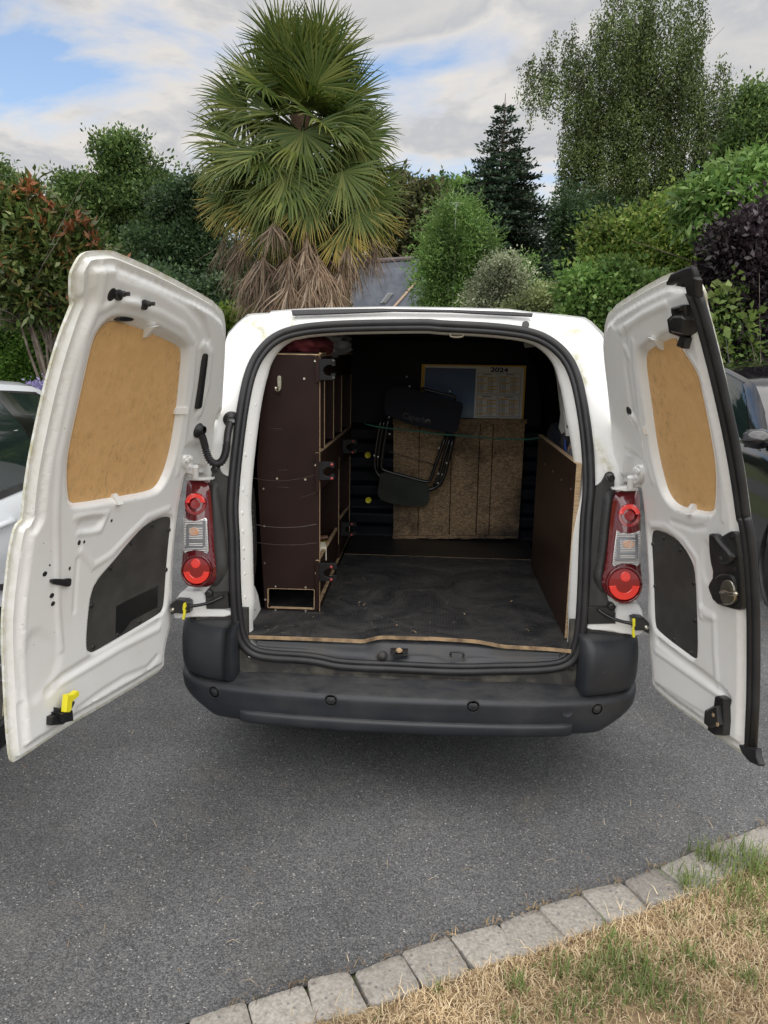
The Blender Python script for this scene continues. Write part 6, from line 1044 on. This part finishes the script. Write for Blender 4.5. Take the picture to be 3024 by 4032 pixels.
# birch: hanging strands of small leaves
def birch():
    Y = 24.; bl = [blob(*b, Y) for b in [(1350, 60, 75, 75), (1440, 60, 90, 80), (1340, 160, 80, 80), (1430, 170, 95, 80), (1280, 230, 75, 60), (1370, 270, 110, 75), (1470, 200, 60, 70), (1530, 250, 55, 45), (1300, 340, 95, 70), (1400, 380, 100, 80), (1250, 310, 45, 60), (1290, 430, 90, 60), (1380, 470, 90, 60), (1490, 380, 95, 80), (1540, 330, 50, 60), (1170, 170, 45, 38), (1215, 150, 40, 45), (1240, 120, 30, 30), (1555, 190, 25, 35), (1260, 500, 60, 60), (1450, 460, 80, 50), (1575, 265, 30, 45), (1590, 335, 35, 45), (1555, 420, 50, 45)]]
    root = empty('birch_tree', tuple(aty(C1('D', 1375, 760), Y)*[1, 1, 0]), 'tall weeping birch with pale trunk and drooping foliage on the right', 'tree'); c, d, R_ = clumps(bl, 2300, .5, 41); r = np.random.default_rng(42); P = []; A = []
    for q in c:
        L_ = r.uniform(.5, 2.1); k = int(L_*44); t = np.sort(r.uniform(0, 1, k)); sw = r.normal(size=2)*.10; p = q+np.c_[sw[0]*t*L_+r.normal(size=k)*.06, sw[1]*t*L_+r.normal(size=k)*.06, .3*L_-t*L_]; P.append(p); A.append(r.normal(size=(k, 3))*.6+[0, 0, -.8])
    P = np.vstack(P); quadleaves('crown', P, np.vstack(A), r.uniform(.06, .105, len(P)), r.uniform(.036, .058, len(P)), G_BIR, root)
    bs = aty(C1('D', 1378, 760), Y); bs[2] = 0; tp_ = aty(C1('D', 1372, 40), Y); limbs('trunk', root, bs, tp_, .22, [], BIRCHB, .3, 6, 0); limbs('limb', root, bs+(tp_-bs)*.35, tp_, .10, np.array([q for q in c[:90] if abs(q[0]-tp_[0]) < 2.6][:22]), M('dark_twig', (.05, .042, .035), .9), .3, 6, 2)
    x0 = blob(1275, 205, 1, 1, Y)[0]; ends = [blob(1205, 178, 1, 1, Y)[0], blob(1170, 172, 1, 1, Y)[0], blob(1135, 160, 1, 1, Y)[0]]; MB().tube(smooth_loop(np.array([x0]+ends), 2, False), [.05]*2+[.03]*30 if False else .03, 6).build('branch', BARK, root, 180)
birch()
X = aty(C1('B', 229, 447), 23.9); bd = MB(); bd.lathe(X+[0, 0, -.02], (.12, 0, 1), [(.001, -.17), (.05, -.13), (.085, -.03), (.075, .06), (.042, .12), (.045, .155), (.03, .19), (.001, .20)], 14); bd.tube([X+[-.02, .0, -.14], X+[-.06, .02, -.34]], [.035, .02], 6); bd.tube([X+[.05, -.02, .15], X+[.10, -.03, .14]], [.012, .003], 5)
tag(bd.build('pigeon', M('pigeon_grey', (.14, .14, .16), .8), None, 180), 'small grey pigeon perched on the bare branch left of the birch', 'bird')
# fir
def fir():
    Y = 20.; root = empty('fir_tree', tuple(aty(C1('D', 1092, 760), Y)*[1, 1, 0]), 'dark blue-green conical fir with a bare spiky top', 'tree'); top = aty(C1('D', 1092, 202), Y); s = ((top-CAM) @ FW)/1662; r = np.random.default_rng(8); P, A, Ln = [], [], []; mb = MB(); mb.tube([(top[0], Y, 0), (top[0], Y, top[2]*.6), top], [.22, .10, .008], 8)
    z = top[2]-.42; hwpx = ((0, 25, 60, 110, 200, 300, 400, 470), (2, 9, 24, 48, 84, 116, 130, 115))
    while z > .3:
        dpx = (top[2]-z)/s; hw_ = np.interp(dpx, *hwpx)*s; nb = int(5+min(7, dpx/40)); a0 = r.uniform(0, 6.28)
        for b in range(nb):
            az = a0+b*2*math.pi/nb+r.normal()*.25; L_ = hw_*r.uniform(.75, 1.12); rise = .30 if dpx < 120 else .12; t = np.linspace(0, 1, max(4, int(L_/.10))); dr = np.array([math.cos(az), math.sin(az), 0]); sd_ = np.array([-dr[1], dr[0], 0]); br = np.array([top[0], Y, z])+dr*L_*t[:, None]+np.c_[0*t, 0*t, L_*(rise*t-.35*t*t+.22*t**4)]
            mb.tube(br, np.linspace(.022, .004, len(br)), 4)
            for i in range(1, len(t)):
                tw = L_*.34*(1.05-t[i])+.09
                for sg in (-1, 1):
                    k = max(2, int(tw/.055)); tt = np.linspace(.15, 1, k)[:, None]; tdir = nrmz(dr*.75+sd_*sg*.75+[0, 0, .12]); p = br[i]+tdir*tw*tt; P.append(p); A.append(np.tile(tdir, (k, 1))+r.normal(size=(k, 3))*.35+[0, 0, .25]); P.append(p+r.normal(size=(k, 3))*.02); A.append(np.tile(tdir, (k, 1))+r.normal(size=(k, 3))*.5+sd_*sg*.3)
            P.append(br[-2:]); A.append(np.tile(dr, (2, 1))+[0, 0, .3]); P.append(br[1:]+r.normal(size=(len(br)-1, 3))*.03); A.append(np.tile(dr, (len(br)-1, 1))+r.normal(size=(len(br)-1, 3))*.3+[0, 0, .4])
        z -= (.225 if dpx > 60 else .28)*r.uniform(.85, 1.15)
    P = np.vstack(P); quadleaves('crown', P, np.vstack(A), r.uniform(.10, .16, len(P)), r.uniform(.045, .065, len(P)), G_FIR, root, .15); mb.build('trunk', BARK, root, 180)
fir()
# ---- palm
def palm():
    Y = 7.4; m, t, p = new_mat('palm_frond'); at = t.nodes.new('ShaderNodeAttribute'); at.attribute_name = 'tip'; g = t.nodes.new('ShaderNodeNewGeometry'); oi = t.nodes.new('ShaderNodeObjectInfo')
    r1 = _ramp(t, [(0, (.040, .072, .012)), (.5, (.080, .118, .020)), (1, (.19, .205, .048))]); t.links.new(g.outputs['Random Per Island'], r1.inputs[0]); ry = _ramp(t, [(.0, (0, 0, 0)), (1, (.9, .9, .9))]); t.links.new(at.outputs['Fac'], ry.inputs[0])
    c = _mix(t, ry.outputs[0], r1.outputs[0], (.44, .31, .07)); t.links.new(c, p.inputs['Base Color']); p.inputs['Roughness'].default_value = .5; p.inputs['Specular IOR Level'].default_value = .3; tr = t.nodes.new('ShaderNodeBsdfTranslucent'); t.links.new(c, tr.inputs[0]); mx = t.nodes.new('ShaderNodeMixShader'); mx.inputs[0].default_value = .22; t.links.new(p.outputs[0], mx.inputs[1]); t.links.new(tr.outputs[0], mx.inputs[2]); t.links.new(mx.outputs[0], t.nodes['Material Output'].inputs[0])
    DEAD = leafmat('dead_frond', [(0.076, 0.051, 0.034), (0.136, 0.087, 0.056), (0.216, 0.149, 0.093), (0.303, 0.236, 0.168), (0.359, 0.305, 0.242)], .15, .8); PET = M('petiole', (.10, .13, .035), .5); FIB = M('palm_fibre', (.075, .045, .028), .95, var=(.16, .10, .06), vs=14, bump=1., bs=60, stretch=(1, 1, .3))
    ax = aty(C1('D', 652, 420), Y); apex = aty(C1('D', 648, 240), Y); root = empty('palm_tree', (ax[0]-.05, Y, 0), 'big fan palm with a shaggy skirt of dead fronds rising behind the van roof', 'palm tree'); r = np.random.default_rng(5)
    zz = np.linspace(0, apex[2]+.1, 60); tr_ = np.c_[ax[0]-.05+.05*zz/apex[2], np.full(60, Y), zz]; MB().tube(tr_, .125+.02*np.sin(zz*23)+.015*np.sin(zz*41), 14).build('trunk', FIB, root, 180)
    def blade(hub, dd, S_, Lb, droop, spread, yel, dead, rr, pc, tipn=.0):
        Nn = np.cross(dd, S_); K = 42; V, F, T = [], [], []; n = 6
        for k in range(K):
            th = (k/(K-1)-.5)*2*spread+rr.normal()*.028; L_ = Lb*(1-.20*abs(th)/2.2)*rr.uniform(.9, 1.06); dir0 = nrmz(dd*math.cos(th)+S_*math.sin(th)+Nn*(.10*abs(math.sin(th)) if not dead else .3*rr.normal())); side0 = nrmz(-dd*math.sin(th)+S_*math.cos(th)); b = len(V); pos = hub.copy(); dr = dir0.copy(); w0 = 2*Lb*math.sin(spread/K)*.50; dk = droop*rr.uniform(.5, 1.6)+(rr.uniform(.6, 2.2) if rr.uniform() < .16 else 0); L_ *= rr.uniform(.6, .9) if rr.uniform() < .10 else 1; yk = yel*rr.uniform(.5, 1.3)
            for i in range(n+1):
                f = i/n; wd = (w0*min(f, .45)*1.05+.002)*(1 if f < .5 else max(.10, 1-(f-.5)/.5*.9)); sd = nrmz(np.cross(np.cross(dr, side0), dr)); up_ = np.cross(dr, sd); V += [pos-sd*wd, pos+up_*wd*.5, pos+sd*wd]; T += [np.clip((f-(1-yk*1.1))/.30, 0, 1)*rr.uniform(.6, 1)]*3
                pos = pos+dr*L_/n; dr = nrmz(dr+np.array([0, 0, -1.])*dk*max(0, f-.25)*.55+(rr.normal(size=3)*.12 if dead else rr.normal(size=3)*.02))
            for i in range(n): F += [(b+3*i, b+3*i+1, b+3*i+4, b+3*i+3), (b+3*i+1, b+3*i+2, b+3*i+5, b+3*i+4)]
        fr = fastmesh('frond', np.array(V), np.array(F), DEAD if dead else m, root, 180); attr(fr, 'tip', T)
        MB().tube(pc, np.linspace(.020, .009, len(pc)), 5).build('petiole', FIB if dead else PET, fr, 180)
    def frond(o, az, el, Lp, Lb, droop, spread, yel, dead, seed, hang=.35):
        rr = np.random.default_rng(seed); d = np.array([math.cos(az)*math.cos(el), math.sin(az)*math.cos(el), math.sin(el)]); sag = -.10 if not dead else -.2
        tt = np.linspace(0, 1, 7)[:, None]; pc = o+d*Lp*tt+np.array([0, 0, sag*Lp])*tt**2; e2 = max(el-hang, -1.5); dd = np.array([math.cos(az)*math.cos(e2), math.sin(az)*math.cos(e2), math.sin(e2)]); S_ = np.array([-math.sin(az), math.cos(az), 0]); Nn = np.cross(dd, S_); tw = rr.normal()*.3
        blade(pc[-1], dd, S_*math.cos(tw)+Nn*math.sin(tw), Lb, droop, spread, yel, dead, rr, pc)
    def fan(x, y, dy, ang, Lb, spread, droop, ye, seed):
        rr = np.random.default_rng(seed); hub = aty(C1('D', x, y), Y+dy); o_ = np.array([ax[0], Y, min(hub[2]+.05+.25*abs(hub[0]-ax[0]), apex[2]+.15)]); tt = np.linspace(0, 1, 7)[:, None]; pc = o_+(hub-o_)*tt+np.array([0, 0, .10])*np.sin(tt*math.pi); an = math.radians(ang)
        dd = nrmz(np.array([math.cos(an), -.30, math.sin(an)])); S_ = nrmz(np.cross(dd, [0, 1., .15])); blade(hub, dd, S_, Lb, droop, spread, ye*.9, False, rr, pc)
    zt_ = apex[2]; k = 0
    rows = [(13, 1.25, .0, .45, .70, .12, 0., .0), (12, .92, -.12, .40, .66, .25, .0, .10), (13, .55, -.35, .56, .66, .6, .03, .45), (15, .22, -.55, .70, .66, 1.0, .04, .8), (16, -.02, -.80, .70, .66, 1.4, .05, 1.0), (14, -.28, -1.0, .60, .62, 1.5, .08, 1.1), (5, -.5, -1.12, .50, .56, 1.2, .10, .8)]
    for cnt, el, dz, Lp, Lb, dp_, ye, hg in rows:
        a0 = r.uniform(0, 6.28)
        for j in range(cnt):
            az = a0+j*2*math.pi/cnt+r.normal()*.16; frond(np.array([ax[0], Y, zt_+dz+r.normal()*.10]), az, el+r.normal()*.13, Lp*r.uniform(.85, 1.12), Lb*r.uniform(.9, 1.1), dp_*r.uniform(.6, 1.5), 1.9, max(0, ye+r.normal()*.06) if r.uniform() < .6 else 0, False, 100+k, hg*r.uniform(.7, 1.3)); k += 1
    for x, y, dy, an, L_, sp_, dr_, ye in ((636, 165, -.35, 82, .74, 2.0, .15, .12), (680, 185, -.45, 55, .66, 1.7, .3, 0), (712, 135, -.2, 62, .62, 1.5, .2, 0), (565, 185, -.1, 140, .60, 1.3, .2, 0), (742, 218, -.1, 35, .64, 1.2, .3, .0), (535, 228, -.1, 160, .58, 1.1, .3, 0), (605, 105, -.1, 110, .60, 1.5, .15, 0), (690, 90, .1, 75, .55, 1.4, .15, 0),
            (545, 330, -.5, 235, .72, 1.5, .35, .05), (625, 365, -.75, 265, .66, 1.7, .9, .08), (655, 285, -.7, 275, .72, 1.9, 1.1, .05), (740, 370, -.7, 285, .66, 1.5, .9, .2), (710, 365, -.5, 300, .62, 1.3, .8, .1), (685, 400, -.7, 268, .60, 1.2, .3, .05), (585, 415, -.7, 250, .58, 1.2, .8, .15), (795, 425, -.5, 310, .62, 1.3, .7, .15), (510, 310, -.3, 200, .66, 1.4, .8, .05), (760, 300, -.5, 320, .68, 1.6, .9, .05), (600, 250, -.5, 230, .66, 1.6, 1., .0), (715, 255, -.5, 300, .66, 1.6, 1.1, .03), (530, 235, -.3, 215, .66, 1.6, 1., 0), (770, 295, -.2, 330, .64, 1.4, .9, .05), (515, 362, -.2, 220, .62, 1.3, .8, .12), (800, 372, -.2, 300, .60, 1.3, .8, .1), (520, 420, -.4, 245, .60, 1.3, .7, .3),
            (668, 430, -.75, 262, .60, .85, .25, .50), (770, 448, -.7, 292, .58, .95, .4, .45), (800, 470, -.3, 302, .56, .9, .3, .5), (592, 480, -.6, 250, .56, .9, .4, .38), (735, 500, -.65, 275, .56, 1.0, .35, .7), (508, 430, -.2, 232, .56, .9, .3, .5), (560, 440, -.5, 238, .52, .8, .4, .6)):
        fan(x, y, dy, an+r.normal()*4, L_, sp_, dr_, ye, 300+k); k += 1
    for x, y, dy in ((512, 530, -.6), (575, 575, -.95), (628, 590, -1.05), (668, 570, -1.1), (705, 580, -1.), (742, 540, -.8), (790, 515, -.6), (530, 585, -.7), (650, 480, -.95), (735, 565, -.9), (500, 500, -.3), (560, 555, -.8), (640, 545, -.95), (700, 555, -.9), (770, 545, -.7), (610, 590, -.9), (680, 600, -.95), (715, 590, -.8), (540, 610, -.6), (725, 575, -.4), (650, 610, -.9), (620, 560, -1.0), (720, 600, -1.), (580, 620, -.8), (690, 545, -1.0), (700, 615, -.6), (520, 500, -.5), (545, 560, -.7), (600, 500, -.9), (690, 510, -1.0), (750, 500, -.7), (800, 490, -.5), (660, 530, -1.05), (575, 540, -.8), (500, 470, -.1), (520, 540, -.35), (560, 590, -.5), (540, 510, .1), (600, 555, -.5), (655, 505, -.6), (640, 570, -.55), (690, 560, -.6), (730, 550, -.5), (775, 520, -.3), (800, 530, .0), (720, 565, -.3), (715, 590, -.45), (670, 600, -.5), (610, 600, -.45), (585, 525, .3), (700, 530, .4), (640, 620, -.4), (705, 600, -.2), (770, 535, -.25)):
        q = aty(C1('D', x+r.normal()*8, y-22+r.normal()*14), Y+dy); o_ = np.array([ax[0]-.03, Y, q[2]+.30]); v = q-o_; az = math.atan2(v[1], v[0]); frond(o_, az, max(-1.1, math.atan2(v[2], np.hypot(v[0], v[1]))), np.linalg.norm(v), r.uniform(.46, .64), 1.2, r.uniform(.28, .7), 0, True, 400+k, 1.9 if r.uniform() < .7 else .9); k += 1
palm()
# small plants over the silver car
def fanplant(name, label, base, n, L, mat, seed):
    rr = np.random.default_rng(seed); root = empty(name, tuple(base), label, 'plant')
    for k in range(n):
        az, el = rr.uniform(0, 6.28), rr.uniform(.5, 1.3); d = np.array([math.cos(az)*math.cos(el), math.sin(az)*math.cos(el), math.sin(el)]); hub = np.array(base)+d*L*.8+[0, 0, 0]; S_ = np.array([-math.sin(az), math.cos(az), 0]); mb = MB(); mb.tube([base, hub], .008, 5); V = []
        for j in range(16):
            th = (j/15-.5)*2.6; dr = nrmz(d*math.cos(th)+S_*math.sin(th)); sd = nrmz(-d*math.sin(th)+S_*math.cos(th)); mb.add([hub-sd*.004, hub+sd*.004, hub+dr*L*.6+sd*.010, hub+dr*L*.6-sd*.010, hub+dr*L], [(0, 1, 2, 3), (3, 2, 4)])
        mb.build('frond', mat, root, 180)
b = aty(C1('D', 12, 850), 3.6); fanplant('dwarf_palm', 'pale dwarf fan palm showing above the silver car roof', b-[0, 0, .28], 12, .17, leafmat('pale_palm', [(0.200, 0.240, 0.110), (0.300, 0.340, 0.170), (0.380, 0.400, 0.220)], .3), 51)
b = aty(C1('D', 96, 838), 3.9); ag = empty('agapanthus', (b[0], b[1], 0), 'small patch of lilac flowers between silver car and van door', 'flowers'); sm_ = MB(); hp_ = []
for k in range(7):
    q = b+[rng.uniform(-.09, .09), rng.uniform(-.15, .15), rng.uniform(-.06, .02)]; sm_.tube([(q[0], q[1], 0), q], .006, 5); hp_.append(q+rng.normal(size=(60, 3))*.032)
sm_.build('stem', PETALS := M('stem_green', (.06, .12, .03), .6), ag, 180); hp_ = np.vstack(hp_); quadleaves('petals', hp_, rng.normal(size=hp_.shape)+[0, 0, .3], .035, .018, leafmat('lilac_petal', [(0.260, 0.220, 0.500), (0.360, 0.320, 0.600), (0.460, 0.420, 0.620)], .3), ag)
